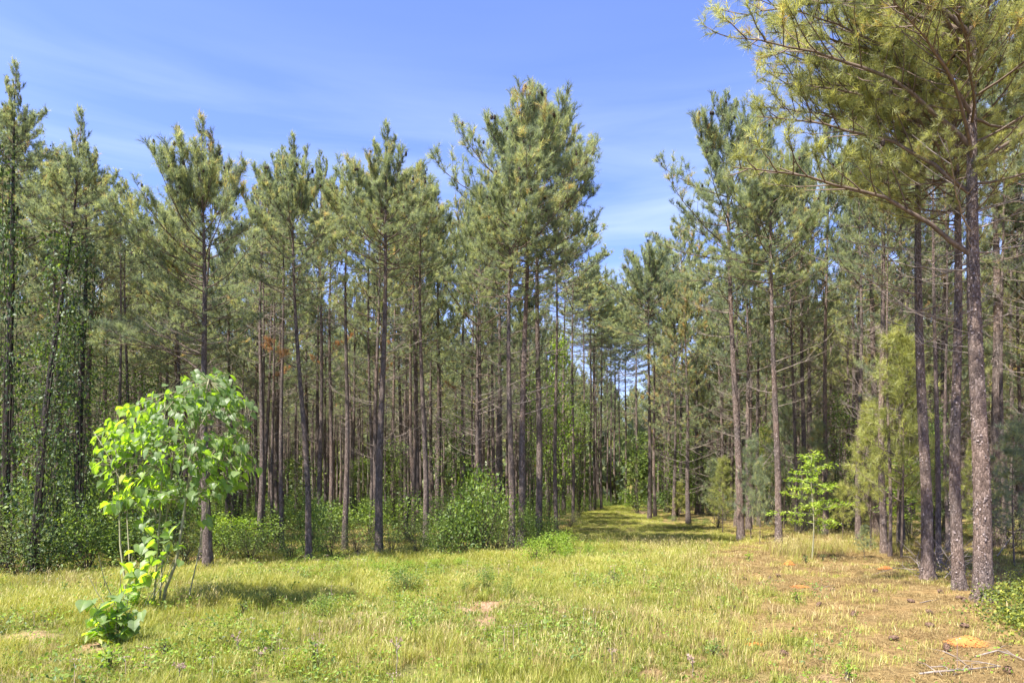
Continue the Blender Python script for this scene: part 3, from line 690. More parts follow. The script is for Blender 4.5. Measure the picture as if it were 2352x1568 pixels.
for bxx, pyy, az_, sc__ in ((710, 845, 2.8, .55), (733, 815, .3, .5), (758, 850, 3.0, .4), (904, 800, 2.2, .5), (852, 870, .4, .4), (1064, 905, 2.9, .4), (606, 880, .5, .4)):
    root, at, r_ = HERO_AT[bxx]; z_ = CAM_H+(HOR-pyy)/F*root.location.y-root.location.z; M = rotz(az_); M[:3, :3] *= sc__; a_, b_, _ = at(z_); M[:3, 3] = (a_, b_, z_)
    bo = obj('branch', rw, root, mat4=M); bo['label'] = 'bough of rust-brown dead needles'; obj('needles', rl, bo)
# ------------------------------------------------------------------ plantation fill
print('fill')
rd = random.Random(7)
cand = []
ang = math.atan(.185); ca, sa = math.cos(ang), math.sin(ang)
for i in range(-64, 74):
    for j in range(0, 84):
        u = i*2.65+rd.uniform(-.4, .4); v = 8+j*2.1+rd.uniform(-.7, .7)
        x = 5.6+u*ca+(v-34)*sa; y = v*ca-u*sa*.3
        if rd.random() < .13: continue
        if y < 8 or y > 165 or not bool(in_forest(x, y)): continue
        if abs(x) > .80*y+5: continue
        if x < path_c(y) and y < edge_left_y(x)+2.2: continue
        if min(math.hypot(x-a, y-b) for a, b in TREE_XY[:len(FT)]) < 1.3: continue
        cand.append((y, x))
cand.sort()
IND = [c for c in cand if c[0] < 62][:240]
LAND = [(12,'the ivy-covered edge pine'),(105,'the leaning ivy pine'),(180,'the straight ivy pine'),(390,'the broad-leaved sapling'),(475,'the wide-crowned pine'),(698,'the left-leaning pine'),(874,'the flat-topped pine'),(934,'the charred stump'),(1100,'the big bushy shrub'),(1205,'the tallest central pine'),(1320,"the path's left verge pines"),(1491,'the cone-crowned pine'),(1607,'the two even slim pines'),(1692,'the ragged-crowned pine'),(1782,'the purple-brown front pine'),(1866,'the lime-green sapling'),(2070,'the drooping young pine'),(2123,'the leftmost big foreground pine'),(2200,'the middle big foreground pine'),(2250,'the thickest foreground pine'),(2345,"the right-edge pine")]
ORD = ['first','second','third','fourth','fifth','sixth','seventh','eighth','ninth','tenth','eleventh','twelfth','thirteenth','fourteenth','fifteenth']
PLACE = {}
for c in IND:
    if c[0] >= 40: continue
    px = 1176+c[1]/c[0]*F; lm = min(LAND, key=lambda q: abs(q[0]-px)); PLACE.setdefault(('first-row' if c[0] < 26 else 'middle-row', lm, px < lm[0]), []).append((abs(px-lm[0]), c))
FLAB = {}
for (bnd, lm, lf_), lst in PLACE.items():
    lst.sort()
    for i_, (_, c) in enumerate(lst): FLAB[c] = '%s %s slender pine %s %s' % ((ORD[i_] if i_ < 15 else '%dth' % (i_+1)), bnd, 'left of' if lf_ else 'right of', lm[1])
ymax = IND[-1][0]
FARP = [c for c in cand if c[0] > ymax]
print('individual fill pines', len(IND), 'up to', ymax, 'far', len(FARP))
def fill_dims(x, y, rd):
    px = 1176+x/y*F
    H = rd.uniform(11.5, 14.0) if px < 1760 else rd.uniform(12.5, 15)
    lim = skyline(px)+rd.uniform(15, 120)
    sl = max(skyline(px-60), skyline(px+60), skyline(px))
    lim = max(lim, sl+10)
    Hs = CAM_H+(HOR-lim)/F*y
    if px < 1800: H = min(H, Hs)
    return px, max(H, 5.5)
for k, (y, x) in enumerate(IND):
    px, H = fill_dims(x, y, rd)
    z = float(gz(x, y)); TREE_XY.append((x, y))
    side = 'left' if x < path_c(y) else 'right'
    band = 'front' if y < 26 else ('middle' if y < 40 else 'deep')
    lab = {('left','front'): "slim pine standing among the bushes in the first rows left of the path",
           ('left','middle'): "thin bare-stemmed pine in the middle of the plantation left of the path",
           ('left','deep'): "hair-thin distant pine deep in the plantation left of the path",
           ('right','front'): "slim pine in the brown needle litter of the first rows right of the path",
           ('right','middle'): "thin bare-stemmed pine in the middle of the plantation right of the path",
           ('right','deep'): "hair-thin distant pine deep in the plantation right of the path"}[(side, band)]
    grp = {'front': 'pines of the first rows', 'middle': 'pines in the middle rows', 'deep': 'pines of the deep rows'}[band]+' %s of the path' % side
    lab = FLAB.get((y, x), lab)
    root = empty('pine_tree', (x, y, z), lab, 'pine tree', grp, rd.random()*6.28)
    root.rotation_euler = (rd.gauss(0, .012), rd.gauss(0, .012), rd.random()*6.28)
    rr = rd.uniform(.75, 1.15)*(.9 if px < 1500 else 1)
    tr = obj('trunk', TRUNKS[k % 5], root); tr.scale = (rr, rr, (H-.6)/12.0)
    cH, ccb, w, l = (CROWNS if y < 34 else FARC)[k % (6 if y < 34 else 4)]
    if side == 'right' and y < 45 and k % 3 != 0: cH, ccb, w, l = LOWC[(k//3) % 3]
    s = rd.uniform(.72, .98); szz = H/cH
    for nm, me in (('limbs', w), ('needles', l)):
        o = obj(nm, me, root); o.scale = (s, s, szz); o['kind'] = 'stuff'
# beyond: one mass of distant trees
if FARP:
    # a light one-mesh pine for the far wood
    srcs = []
    for q in range(3):
        mb = MB(); cH, ccb, w, l = FARC[q]
        plan = limb_plan(12.5, 6.4+q*.4, 1.9, 800+q, n=20, dead=8, dead_from=.5)
        a, b = joined_crown(plan, RAWF); mb.merge(a); mb.M[-1][:] = 1; mb.merge(b); mb.M[-1][:] = 0
        t_, _ = trunk_geo(12, .11, seed=q, sides=6, step=1.5); mb.merge(t_); mb.M[-1][:] = 2
        srcs.append(mb.mesh('far_pine', [M_needle, M_twig, M_bark]))
    P = []; R = []; S = []; I = []
    for (y, x) in FARP:
        px, H = fill_dims(x, y, rd); P.append((x, y, float(gz(x, y)))); R.append((0, 0, rd.random()*6.28)); s = rd.uniform(.85, 1.15); S.append((s, s, H/12.5)); I.append(rd.randrange(3))
    for _ in range(1500):
        y = rd.uniform(66, 150); x = rd.uniform(-.85, .85)*y
        if not bool(in_forest(x, y)): continue
        P.append((x, y, -.3)); R.append((0, 0, rd.random()*6.28)); s = rd.uniform(1.2, 2.6); S.append((s*1.3, s*1.3, s*rd.uniform(.9, 1.7)*(1 if y < 90 else 1.5))); I.append(3+rd.randrange(3))
    srcs += UNDER
    scatter('far_pine_wood', 'mass of distant pines closing the view at the back of the plantation', P, R, S, I, srcs, 'wood')

# ------------------------------------------------------------------ broad-leaved shrubs, vines, young pines
def leaf_cloud(mb, P, size, rng, tone, droop=.3, aspect=1.6, mat=0, D=None):
    """a folded two-triangle leaf at every point P"""
    n = len(P); nrm = unit(rng.normal(size=(n, 3))*[.7, .7, .55]+[0, -.0, .75]); d = unit(rng.normal(size=(n, 3)))
    if D is not None: d = unit(D+.6*d)
    d = unit(d-(d*nrm).sum(1)[:, None]*nrm); s = np.cross(nrm, d)
    l = (size*rng.uniform(.65, 1.25, n))[:, None]; w = l/aspect*.5
    up = nrm*w*.35
    V = np.stack([P, P+d*l*.45+s*w+up, P+d*l-nrm*l*.15*droop, P+d*l*.45-s*w+up], 1).reshape(-1, 3)
    b = np.arange(n)[:, None]*4; T = np.concatenate([b+[0, 1, 2], b+[0, 2, 3]])
    mb.add(V, T, np.repeat(np.clip(tone, 0, 1), 4), mat)
def shrub_geo(seed, r, h, nclump, per, size, base=.0, shape='round', aspect=1.6, clump_r=.22, stems=7):
    rng = np.random.default_rng(seed); lf, st = MB(), MB(); P = []; T = []; D = []
    for c in range(nclump):
        if shape == 'round':
            a = rng.random()*2*PI; t = rng.random()**.6; el = rng.random(); rr = r*(.35+.65*t); q = np.array([math.cos(a)*rr*math.cos(el*1.35), math.sin(a)*rr*math.cos(el*1.35), base+(h-base)*(.12+.86*math.sin(el*1.45)*(.5+.5*t))])
            q[:2] *= 1+.25*math.sin(a*3+seed)
        elif shape == 'column':
            z = base+(h-base)*rng.random(); a = rng.random()*2*PI; rr = r*(.3+.7*rng.random())*(1-.45*abs((z-base)/(h-base)-.35)); q = np.array([math.cos(a)*rr, math.sin(a)*rr, z])
        elif shape == 'tier':
            k = rng.integers(0, 7); z = base+(h-base)*(k+.5)/7.; a = (k*2.4+rng.integers(0, 4)*PI/2+rng.normal(0, .15)); rr = r*(1-.10*k)*rng.random()**.55*(1.0 if k else .8)
            if k == 6: rr *= .5
            q = np.array([math.cos(a)*rr, math.sin(a)*rr, z+.20*rr+rng.normal(0, .05)])
        elif shape == 'mat':
            a = rng.random()*2*PI; rr = r*math.sqrt(rng.random()); q = np.array([math.cos(a)*rr, math.sin(a)*rr, h*(.3+.7*rng.random())*(1-.6*(rr/r)**2)])
        m = per; off = rng.normal(size=(m, 3))*clump_r*[1, 1, .6]
        pp = q+off; pp[:, 2] = np.maximum(pp[:, 2], .02)
        P.append(pp); tb = rng.uniform(.2, .8); T.append(np.clip(tb+rng.normal(0, .18, m), 0, 1)); D.append(unit(off+[0, 0, .02]))
        if c % max(1, nclump//(stems*3)) == 0:
            b0 = np.array([rng.normal(0, .06*r), rng.normal(0, .06*r), 0]) if shape != 'tier' else np.array([0, 0, max(q[2]-.35*np.hypot(q[0], q[1])-.05, .1)])
            mid = b0*.5+q*.5+[0, 0, .05]; st.tube([b0, mid, q], [.010, .007, .003], 4, cap=False)
    if shape in ('tier', 'column'):
        zz = np.linspace(0, h*.97, 8); st.tube(np.stack([.03*np.sin(zz*2+seed), .03*np.cos(zz*1.7+seed)-.03, zz], -1), np.linspace(.022, .006, 8), 6)
    leaf_cloud(lf, np.concatenate(P), size, rng, np.concatenate(T), aspect=aspect, D=np.concatenate(D))
    return lf, st
print('shrubs')
SH = {}
def reg(key, mats, **kw):
    v = []
    for q in range(3):
        lf, st = shrub_geo(kw['seed']+q*11, **{k: w for k, w in kw.items() if k != 'seed'})
        s = st.mesh('stems', M_ivystem)
        for m in mats: v.append((lf.mesh('foliage', m), s))
    SH[key] = v
reg('dark_bush', [M_leaf_dark, M_leaf_mid], seed=1, r=.8, h=1.3, nclump=75, per=20, size=.075)
reg('mid_bush', [M_leaf_mid], seed=2, r=.8, h=1.3, nclump=75, per=18, size=.078)
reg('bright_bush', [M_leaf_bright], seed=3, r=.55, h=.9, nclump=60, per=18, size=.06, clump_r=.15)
reg('olive_bush', [M_leaf_olive], seed=4, r=.7, h=1.1, nclump=95, per=22, size=.05, aspect=3.4)
reg('tall_sapling', [M_leaf_mid], seed=5, r=.75, h=4.0, base=.4, nclump=120, per=20, size=.075, shape='column', clump_r=.2)
reg('tall_bright_sapling', [M_leaf_bright], seed=6, r=.6, h=3.6, base=.8, nclump=80, per=16, size=.08, shape='tier', clump_r=.16)
reg('vine', [M_leaf_dark], seed=7, r=.6, h=6.0, base=.1, nclump=120, per=20, size=.085, shape='column', clump_r=.18, aspect=1.3)
reg('weed', [M_leaf_mid], seed=8, r=.14, h=.34, nclump=13, per=9, size=.05, clump_r=.05, stems=3)
reg('bright_weed', [M_leaf_bright], seed=9, r=.12, h=.24, nclump=10, per=8, size=.06, clump_r=.05, aspect=2.2, stems=3)
reg('dark_weed', [M_leaf_dark], seed=10, r=.16, h=.28, nclump=13, per=10, size=.045, clump_r=.05, stems=3)

def shrub(key, name, px, py, hpx, label, cat='shrub', group=None, wr=None, k=None, X=None):
    """shrub rooted at grid point (px,py), hpx tall in the photograph, wr = half width px"""
    x, y, z = G(px, py) if X is None else X
    v = SH[key]; rr = random.Random(int(px*7+py*13)); me, st = v[(k if k is not None else rr.randrange(99)) % len(v)]
    root = empty(name, (x, y, z), label, cat, group, rr.random()*6.28)
    H0 = {'dark_bush': 1.3, 'mid_bush': 1.3, 'bright_bush': .9, 'olive_bush': 1.1, 'tall_sapling': 4., 'tall_bright_sapling': 3.6, 'vine': 6, 'weed': .34, 'bright_weed': .24, 'dark_weed': .28}[key]
    tilt_ = .10 if px == 74 else 0
    R0 = {'dark_bush': .8, 'mid_bush': .8, 'bright_bush': .55, 'olive_bush': .7, 'tall_sapling': .75, 'tall_bright_sapling': .6, 'vine': .55, 'weed': .17, 'bright_weed': .15, 'dark_weed': .18}[key]
    sz = hpx/F*y/H0; sr = sz if wr is None else wr/F*y/R0
    root.scale = (sr, sr, sz)
    if tilt_: root.rotation_euler = (0, tilt_, 0)
    obj('stems', st, root); obj('foliage', me, root)
    return root

# young pines (needles low to the ground)
YP = []
for q in range(3):
    rng = np.random.default_rng(900+q); rdd = random.Random(900+q); w, l = MB(), MB(); H = 3.2
    w.tube(np.stack([.05*np.sin(np.linspace(0, 3, 8)), 0*np.zeros(8), np.linspace(0, H-.2, 8)], -1), np.linspace(.03, .008, 8), 6)
    P = []; D = []
    for i in range(34):
        z = H*(.22+.76*(i/33)**.95); az = i*2.4; Lb = 1.05*(1-.72*(i/33))*rdd.uniform(.7, 1.15); e = rdd.uniform(.05, .5)
        d = np.array([math.cos(az)*math.cos(e), math.sin(az)*math.cos(e), math.sin(e)]); p0 = np.array([0, 0, z]); pts = [p0+d*Lb*t+np.array([0, 0, .12*t*t*Lb]) for t in (0, .35, .7, 1)]
        w.tube(pts, [.010, .008, .006, .004], 4, cap=False)
        for t in np.arange(.35, 1.01, .13):
            for _ in range(2):
                P.append(p0+d*Lb*t+[0, 0, .1*t*t*Lb]+rng.normal(size=3)*.07); D.append(unit(d+rng.normal(size=3)*.5+[0, 0, .2]))
    P.append([0, 0, H-.2]); D.append([0, 0, 1.])
    needles(l, np.array(P), np.array(D), 26, .20, .0075, rng, (15, 75), back=.10)
    YP.append((w.mesh('stem', M_twig), l.mesh('needles', M_needle_y), l.mesh('needles', M_needle)))
def young_pine(px, py, hpx, label, k=0, yellow=True, wr=None, group='young pines in the understorey'):
    x, y, z = G(px, py); s = hpx/F*y/3.2; root = empty('young_pine', (x, y, z), label, 'young pine', group, k*1.3)
    sr = s if wr is None else wr/F*y/1.05
    root.scale = (sr, sr, s); w, ly, ln_ = YP[k % 3]; obj('stem', w, root); obj('needles', ly if yellow else ln_, root)

# ---- left: dark thicket with ivy on the trunks
GV = 'vines climbing the left pines'
shrub('vine', 'climbing_vine', 12, 1308, 1000, "dense ivy covering the pine at the left edge", 'vine', GV, wr=42, k=0)
shrub('vine', 'climbing_vine', 74, 1326, 800, "dark ivy climbing the right-leaning pine", 'vine', GV, wr=44, k=1)
shrub('vine', 'climbing_vine', 182, 1294, 760, "ivy sleeve round the straight dark pine left of the sapling", 'vine', GV, wr=44, k=2)
shrub('vine', 'climbing_vine', 130, 1292, 520, "low ivy between the leaning pine and the straight dark pine", 'vine', GV, wr=50, k=2)
shrub('vine', 'climbing_vine', -50, 1300, 800, "ivy mass just beyond the left edge of the view", 'vine', GV, wr=60, k=1)
GT = 'thicket shrubs at the foot of the left pines'
TH = [(-60,1318,190,'dark_bush',110),(20,1322,125,'olive_bush',90),(110,1318,110,'dark_bush',70),(200,1310,150,'mid_bush',75),(285,1308,110,'dark_bush',70),(350,1302,130,'dark_bush',80),
      (425,1300,95,'olive_bush',60),(160,1275,200,'mid_bush',80),(60,1285,210,'olive_bush',90),(260,1278,200,'mid_bush',80),(350,1272,200,'dark_bush',90),(410,1262,150,'mid_bush',60)]
TL = ["dark thicket shrub half out of the left edge","dark shrub at the foot of the ivy-covered edge pine","dark shrub right of the leaning pine's foot","dark shrub below the straight dark pine","blue-green shrub left of the sapling stems","low dark shrub directly behind the sapling stems",
      "olive brush left of the wide-crowned pine's foot","taller dark shrub between leaning and straight pines","taller dark shrub behind the leaning pine","taller dark shrub behind the left half of the sapling","dark shrub showing between the sapling stems","mid-green shrub with pale leaves behind the thick sapling stem"]
for (a, b, h, key, wr), lb in zip(TH, TL): shrub(key, 'thicket_shrub', a, b, h, lb, 'shrub', GT, wr=wr)
GS = 'broad-leaved saplings inside the plantation'
SP = [(225,1262,430,'tall_sapling',60,"tall light-green sapling between the dark pines at left"),(120,1258,460,'tall_sapling',60,"tall sapling seen right of the leaning pine"),(330,1255,400,'tall_sapling',58,"tall sapling behind the top left of the broad-leaved sapling"),(30,1262,480,'tall_sapling',60,"tall sapling behind the ivy-covered edge pine"),
      (545,1225,230,'tall_sapling',45,"leafy sapling right behind the broad-leaved sapling's edge"),(690,1222,170,'tall_sapling',45,"leafy sapling behind the left-leaning pine"),(823,1205,150,'tall_sapling',38,"small sapling between the pale grey pine and the flat-topped pine"),
      (905,1215,200,'tall_sapling',38,"sapling left of the charred stump"),(1035,1222,270,'tall_sapling',45,"sapling behind the left of the bright bushy shrub"),(1285,1210,430,'tall_bright_sapling',40,"tall bright sapling with leaves up among the trunks left of the path"),(1222,1226,380,'tall_sapling',28,"leafy vine-like sapling between the central trio"),
      (1262,1222,280,'tall_sapling',38,"sapling right of the central trio's dark pine"),(1330,1190,260,'tall_sapling',36,"sapling with bright leaves over the path's left verge"),(1464,1178,180,'tall_sapling',40,"pale feathery sapling left of the cone-crowned pine"),(1555,1184,170,'tall_sapling',50,"round-topped sapling right of the cone-crowned pine"),
      (1630,1184,150,'tall_sapling',45,"low sapling right of the two even slim pines"),(1580,1172,190,'tall_sapling',40,"sapling behind the two even slim pines"),(1925,1222,315,'tall_sapling',45,"glossy leafy sapling behind the lime-green sapling"),(1760,1205,230,'tall_sapling',50,"shaded sapling between the two front pines at right"),
      (2145,1262,330,'tall_sapling',30,"leafy sapling behind the first big foreground pine"),(2085,1245,190,'tall_bright_sapling',60,"yellow-leaved sapling right of the drooping young pine")]
for a, b, h, key, wr, lb in SP: shrub(key, 'leafy_sapling', a, b, h, lb, 'sapling', GS, wr=wr)
GB = 'bushes along the plantation edge'
BU = [(520,1284,80,'mid_bush',55,"bush right of the wide-crowned pine's foot"),(575,1288,70,'olive_bush',50,"olive bush below the paired trunks"),(620,1276,80,'mid_bush',45,"bush in front of the slender pine"),(672,1285,75,'olive_bush',45,"dull bush left of the leaning pine's foot"),
      (712,1288,150,'dark_bush',42,"dark bush wrapped round the left-leaning pine's foot"),(760,1284,90,'olive_bush',50,"feathery olive bush right of the left-leaning pine"),(735,1262,110,'mid_bush',45,"green bush behind the left-leaning pine"),(820,1278,75,'olive_bush',50,"olive bush between pale grey and flat-topped pines"),
      (900,1286,85,'olive_bush',50,"olive bush at the flat-topped pine's foot"),(960,1282,95,'olive_bush',48,"grey-green bush right of the charred stump"),(1010,1280,100,'mid_bush',46,"bush below the straight grey pine"),(1060,1278,130,'dark_bush',60,"dark lower bush of the central clump"),
      (1110,1275,180,'mid_bush',62,"big bushy shrub left of the central trio"),(1092,1262,185,'bright_bush',50,"bright shrub top left of the central trio, sunlight put into its leaf colour"),(1145,1272,110,'olive_bush',50,"olive shrub touching the left pine of the trio"),(1022,1262,120,'olive_bush',50,"twiggy olive shrub behind the central clump"),  # sunlit top of the big shrub painted by a brighter-leaved bush
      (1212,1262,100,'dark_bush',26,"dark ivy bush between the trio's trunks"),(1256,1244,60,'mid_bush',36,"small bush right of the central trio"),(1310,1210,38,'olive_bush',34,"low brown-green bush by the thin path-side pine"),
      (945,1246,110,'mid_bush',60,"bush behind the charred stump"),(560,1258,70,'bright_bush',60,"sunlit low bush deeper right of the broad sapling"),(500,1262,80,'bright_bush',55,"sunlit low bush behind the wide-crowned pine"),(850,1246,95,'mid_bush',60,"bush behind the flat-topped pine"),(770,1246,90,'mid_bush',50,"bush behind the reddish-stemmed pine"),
      (640,1246,80,'mid_bush',60,"bush deeper behind the slender pine"),(1176,1232,90,'mid_bush',50,"bush behind the central trio"),(1500,1180,50,'dark_bush',28,"dark bush behind the cone-crowned pine's foot"),(1545,1183,70,'mid_bush',36,"round bush right of the cone-crowned pine"),(1650,1212,70,'olive_bush',36,"olive bush before the ragged-crowned pine"),
      (1455,1166,32,'bright_bush',26,"pale bush at the far end of the mown path"),(1945,1218,60,'olive_bush',60,"dry bush behind the fallen log"),(2090,1248,70,'olive_bush',50,"dry bush right of the drooping young pine"),(1838,1228,70,'olive_bush',40,"dry bush behind the lime-green sapling"),(2330,1262,90,'olive_bush',60,"dry bush near the right edge")]
for a, b, h, key, wr, lb in BU: shrub(key, 'edge_bush', a, b, h, lb, 'bush', GB, wr=wr)
# sunny shrubs at the front of the plantation edge
GF = 'low sunny shrubs at the meadow edge'
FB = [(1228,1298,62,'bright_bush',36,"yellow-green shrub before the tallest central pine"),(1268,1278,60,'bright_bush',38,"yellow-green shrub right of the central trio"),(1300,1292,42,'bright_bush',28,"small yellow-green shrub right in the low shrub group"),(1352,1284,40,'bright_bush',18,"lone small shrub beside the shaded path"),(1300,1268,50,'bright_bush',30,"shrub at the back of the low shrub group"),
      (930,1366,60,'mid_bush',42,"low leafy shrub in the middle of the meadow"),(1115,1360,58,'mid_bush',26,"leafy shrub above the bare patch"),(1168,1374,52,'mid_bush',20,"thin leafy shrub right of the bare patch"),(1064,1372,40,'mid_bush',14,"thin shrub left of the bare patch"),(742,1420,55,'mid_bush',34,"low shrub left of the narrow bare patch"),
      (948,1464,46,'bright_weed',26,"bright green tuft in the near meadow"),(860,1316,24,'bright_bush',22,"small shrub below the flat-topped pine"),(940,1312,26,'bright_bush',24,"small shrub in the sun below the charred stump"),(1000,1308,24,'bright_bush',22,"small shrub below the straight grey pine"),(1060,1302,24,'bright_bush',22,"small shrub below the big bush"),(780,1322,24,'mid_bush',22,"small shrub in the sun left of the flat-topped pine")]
for a, b, h, key, wr, lb in FB: shrub(key, 'meadow_shrub', a, b, h, lb, 'shrub', GF, wr=wr)

# young pines
young_pine(2070, 1280, 520, "drooping yellow-green young pine before the pale scaly pine", 0, True, 105)
young_pine(2000, 1262, 330, "yellow-green young pine leaning beside the drooping one", 1, True, 75)
young_pine(1725, 1240, 230, "young pine between the two front pines at right", 2, False, 50)
young_pine(1660, 1225, 170, "yellowish young pine left of the ragged-crowned pine", 1, True, 42)
young_pine(1640, 1205, 150, "low young pine right of the two even slim pines", 0, False, 36)
young_pine(2330, 1300, 330, "dark young pine at the right edge", 2, False, 80)
young_pine(1985, 1282, 75, "knee-high young pine on the dry ground left of the big pines", 1, False, 26)
young_pine(2140, 1255, 270, "young pine behind the brush pile", 1, False, 50)
young_pine(1560, 1196, 90, "low young pine between the cone-crowned pine and the even slim pines", 2, True, 26)
young_pine(1880, 1228, 260, "young pine rising behind the lime-green sapling", 2, False, 55)
young_pine(1935, 1240, 130, "small yellowish young pine right of the lime-green sapling", 0, True, 36)
young_pine(2240, 1262, 250, "young pine between the two thickest right-hand trunks", 1, True, 50)
young_pine(1800, 1215, 300, "tall young pine behind the purple-brown pine", 0, False, 60)
young_pine(1755, 1195, 210, "distant young pine seen right of the ragged-crowned pine", 1, True, 45)
young_pine(2095, 1230, 330, "tall yellow young pine left of the first big foreground pine", 2, True, 60)
young_pine(1745, 1250, 190, "thin-stemmed young pine right of the ragged-crowned pine", 0, False, 30)

# ------------------------------------------------------------------ big-leaved sapling clump (left foreground)
print('big leaves')
def heart_leaf(seed, lobes=False):
    rd = random.Random(seed); mb = MB()
    prof = [(0, .0), (-.10, .20), (-.05, .36), (.12, .47), (.32, .46 if not lobes else .40), (.52, .36 if not lobes else .44), (.74, .20), (1.0, .0)]
    fold = rd.uniform(.12, .5); curl = rd.uniform(.1, .55); V = []; T = []; tone = []
    # per half: midrib points and margin points, with a side vein ridge between
    def P(x, y):
        z = abs(y)*fold-curl*x*x*.6-.25*max(0, abs(y)-.25)*curl*2
        return (x, y, z)
    for sgn in (1, -1):
        b = len(V); xs = [0, .05, .12, .25, .42, .58, .78, 1.0]
        for i, (px_, py_) in enumerate(prof):
            V.append(P(xs[i], 0)); V.append(P((xs[i]+px_)/2+.02, sgn*py_*.5)); V.append(P(px_, sgn*py_*rd.uniform(.93, 1.07)))
            tone += [.8, .1+.25*(i % 2), 0]
        for i in range(7):
            for j in range(2):
                a, c, d, e = b+i*3+j, b+i*3+j+1, b+(i+1)*3+j+1, b+(i+1)*3+j
                T += [[a, c, d], [a, d, e]] if sgn > 0 else [[a, d, c], [a, e, d]]
    mb.add(np.array(V)*[1, 1, 1], T, tone)
    mb.tube([(-.55, 0, .12), (-.25, 0, .02), (0, 0, 0)], [.012, .012, .014], 3, tone=1, cap=False)
    return mb
LEAFMB = [heart_leaf(q, q in (2, 5)) for q in range(7)]
LEAVES = [m.mesh('leaf', M_bigleaf, smooth=True) for m in LEAFMB]
def leaf_at(parent, p, outdir, size, rd, tiltup=None):
    yaw = math.atan2(outdir[1], outdir[0])+rd.gauss(0, .7); pitch = rd.uniform(.15, 1.35) if tiltup is None else tiltup; roll = rd.gauss(0, .5)
    M = Matrix.Rotation(yaw, 4, 'Z')@Matrix.Rotation(pitch, 4, 'Y')@Matrix.Rotation(roll, 4, 'X')@Matrix.Scale(size*rd.uniform(.92, 1.08), 4)
    M.translation = Vector(p)
    o = obj('leaf', LEAVES[rd.randrange(7)], parent); o.matrix_local = M
bx0, by0, bz0 = G(360, 1398)
clump = empty('broad_leaf_sapling', (bx0, by0, bz0), "multi-stemmed sapling clump with big heart-shaped bright green leaves in the left foreground", 'sapling')
rd = random.Random(21)
def wpt(px, py, y): return np.array([(px-1176)/F*y-bx0, y-by0, CAM_H+(HOR-py)/F*y-bz0])
STEMS = [([(291,1392),(286,1330),(276,1250),(274,1160),(268,1060),(262,985)], .2, .018), ([(300,1385),(298,1300),(292,1190),(300,1060),(315,960)], .5, .012),
         ([(352,1390),(358,1320),(366,1200),(374,1050),(380,900)], -.1, .017), ([(366,1395),(372,1300),(384,1170),(398,1030),(410,900)], .3, .015),
         ([(372,1402),(380,1352),(405,1290),(416,1220),(428,1140),(450,1000),(480,870)], -.2, .027), ([(429,1398),(438,1350),(452,1290),(462,1235),(480,1130),(520,1010)], .1, .012), ([(385,1175),(420,1080),(500,1020),(560,990)], -.1, .010), ([(276,1100),(240,1030),(215,990)], 0, .009)]
tips = []
for pts, dy, r in STEMS:
    P = np.array([wpt(a, b, by0+dy*min(1, i/2)) for i, (a, b) in enumerate(pts)])
    P[:, 2] = np.maximum(P[:, 2], -.03)
    mb = MB(); mb.tube(P, np.linspace(r, r*.4, len(P)), 8); st = obj('stem', mb.mesh('stem', M_stem, smooth=True), clump)
    tips.append(P)
ye = by0
BLOBS = [((478,905),(75,62),.75,175),((400,940),(85,60),.8,140),((545,945),(38,60),.5,36),((300,985),(62,58),.7,100),((250,1040),(42,80),.6,68),((400,1040),(120,70),1.0,200),((520,1060),(55,70),.7,105),((330,1120),(80,50),.8,100),((450,1120),(90,40),.8,85),((572,1075),(22,40),.3,6),((258,1165),(26,14),.3,6),
         ((335,1195),(30,20),.4,7),((470,1190),(22,16),.3,5)]
nl = 0; petb = MB(); rest = MB(); RL = []
random.Random(2).shuffle(BLOBS)
for (cx, cy), (rx, ry), dep, n in BLOBS:
    for _ in range(n):
        while True:
            v = np.array([rd.uniform(-1, 1) for _ in range(3)])
            if np.linalg.norm(v) < 1: break
        px_, py_ = cx+v[0]*rx, cy+v[1]*ry; p = wpt(px_, py_, ye+v[2]*dep)
        od = np.array([p[0]-wpt(395, 0, ye)[0]+rd.gauss(0, .3), v[2]*.8+rd.gauss(0, .3)-.15])
        if nl < 300: leaf_at(clump, p, od, rd.uniform(.085, .165), rd)
        else: RL.append((p, od, rd.uniform(.065, .15)))
        nl += 1
        # petiole to a nearby stem
        if rd.random() < .6:
            allp = min((q for P in tips for q in P[2:]), key=lambda q: np.linalg.norm(q-p)); e = allp*.3+p*.7
            petb.tube([allp*.75+p*.25+[0, 0, -.02], e, p], [.004, .0035, .003], 3, cap=False)
low = []
for (cx, cy, rx, ry, n) in ((330,1290,28,45,14),(392,1215,14,20,4),(342,1330,40,25,10),(300,1325,18,16,4),(405,1255,26,14,4),(310,1360,30,18,8)):
    for _ in range(n): low.append((cx+rd.gauss(0, rx*.55), cy+rd.gauss(0, ry*.55)))
low += [(300+rd.gauss(0, 26), 1372+rd.gauss(0, 14)) for _ in range(16)]+[(345+rd.gauss(0, 26), 1255+rd.gauss(0, 34)) for _ in range(14)]+[(330+rd.gauss(0, 22), 1310+rd.gauss(0, 18)) for _ in range(14)]
for p, od, sz_ in RL:
    yaw = math.atan2(od[1], od[0])+rd.gauss(0, .7); M = np.array(Matrix.Rotation(yaw, 4, 'Z')@Matrix.Rotation(rd.uniform(.15, 1.35), 4, 'Y')@Matrix.Rotation(rd.gauss(0, .5), 4, 'X')@Matrix.Scale(sz_, 4)); M[:3, 3] = p
    rest.merge(LEAFMB[rd.randrange(7)], M)
tag(obj('leaves', rest.mesh('leaves', M_bigleaf, smooth=True), clump), kind='stuff')
tag(obj('petioles', petb.mesh('petioles', M_stem), clump), kind='stuff')
lowr = empty('broad_leaf_sapling', (bx0-.25, by0-.35, bz0), "knee-high big-leaved shoots round the foot of the sapling stems", 'sapling')
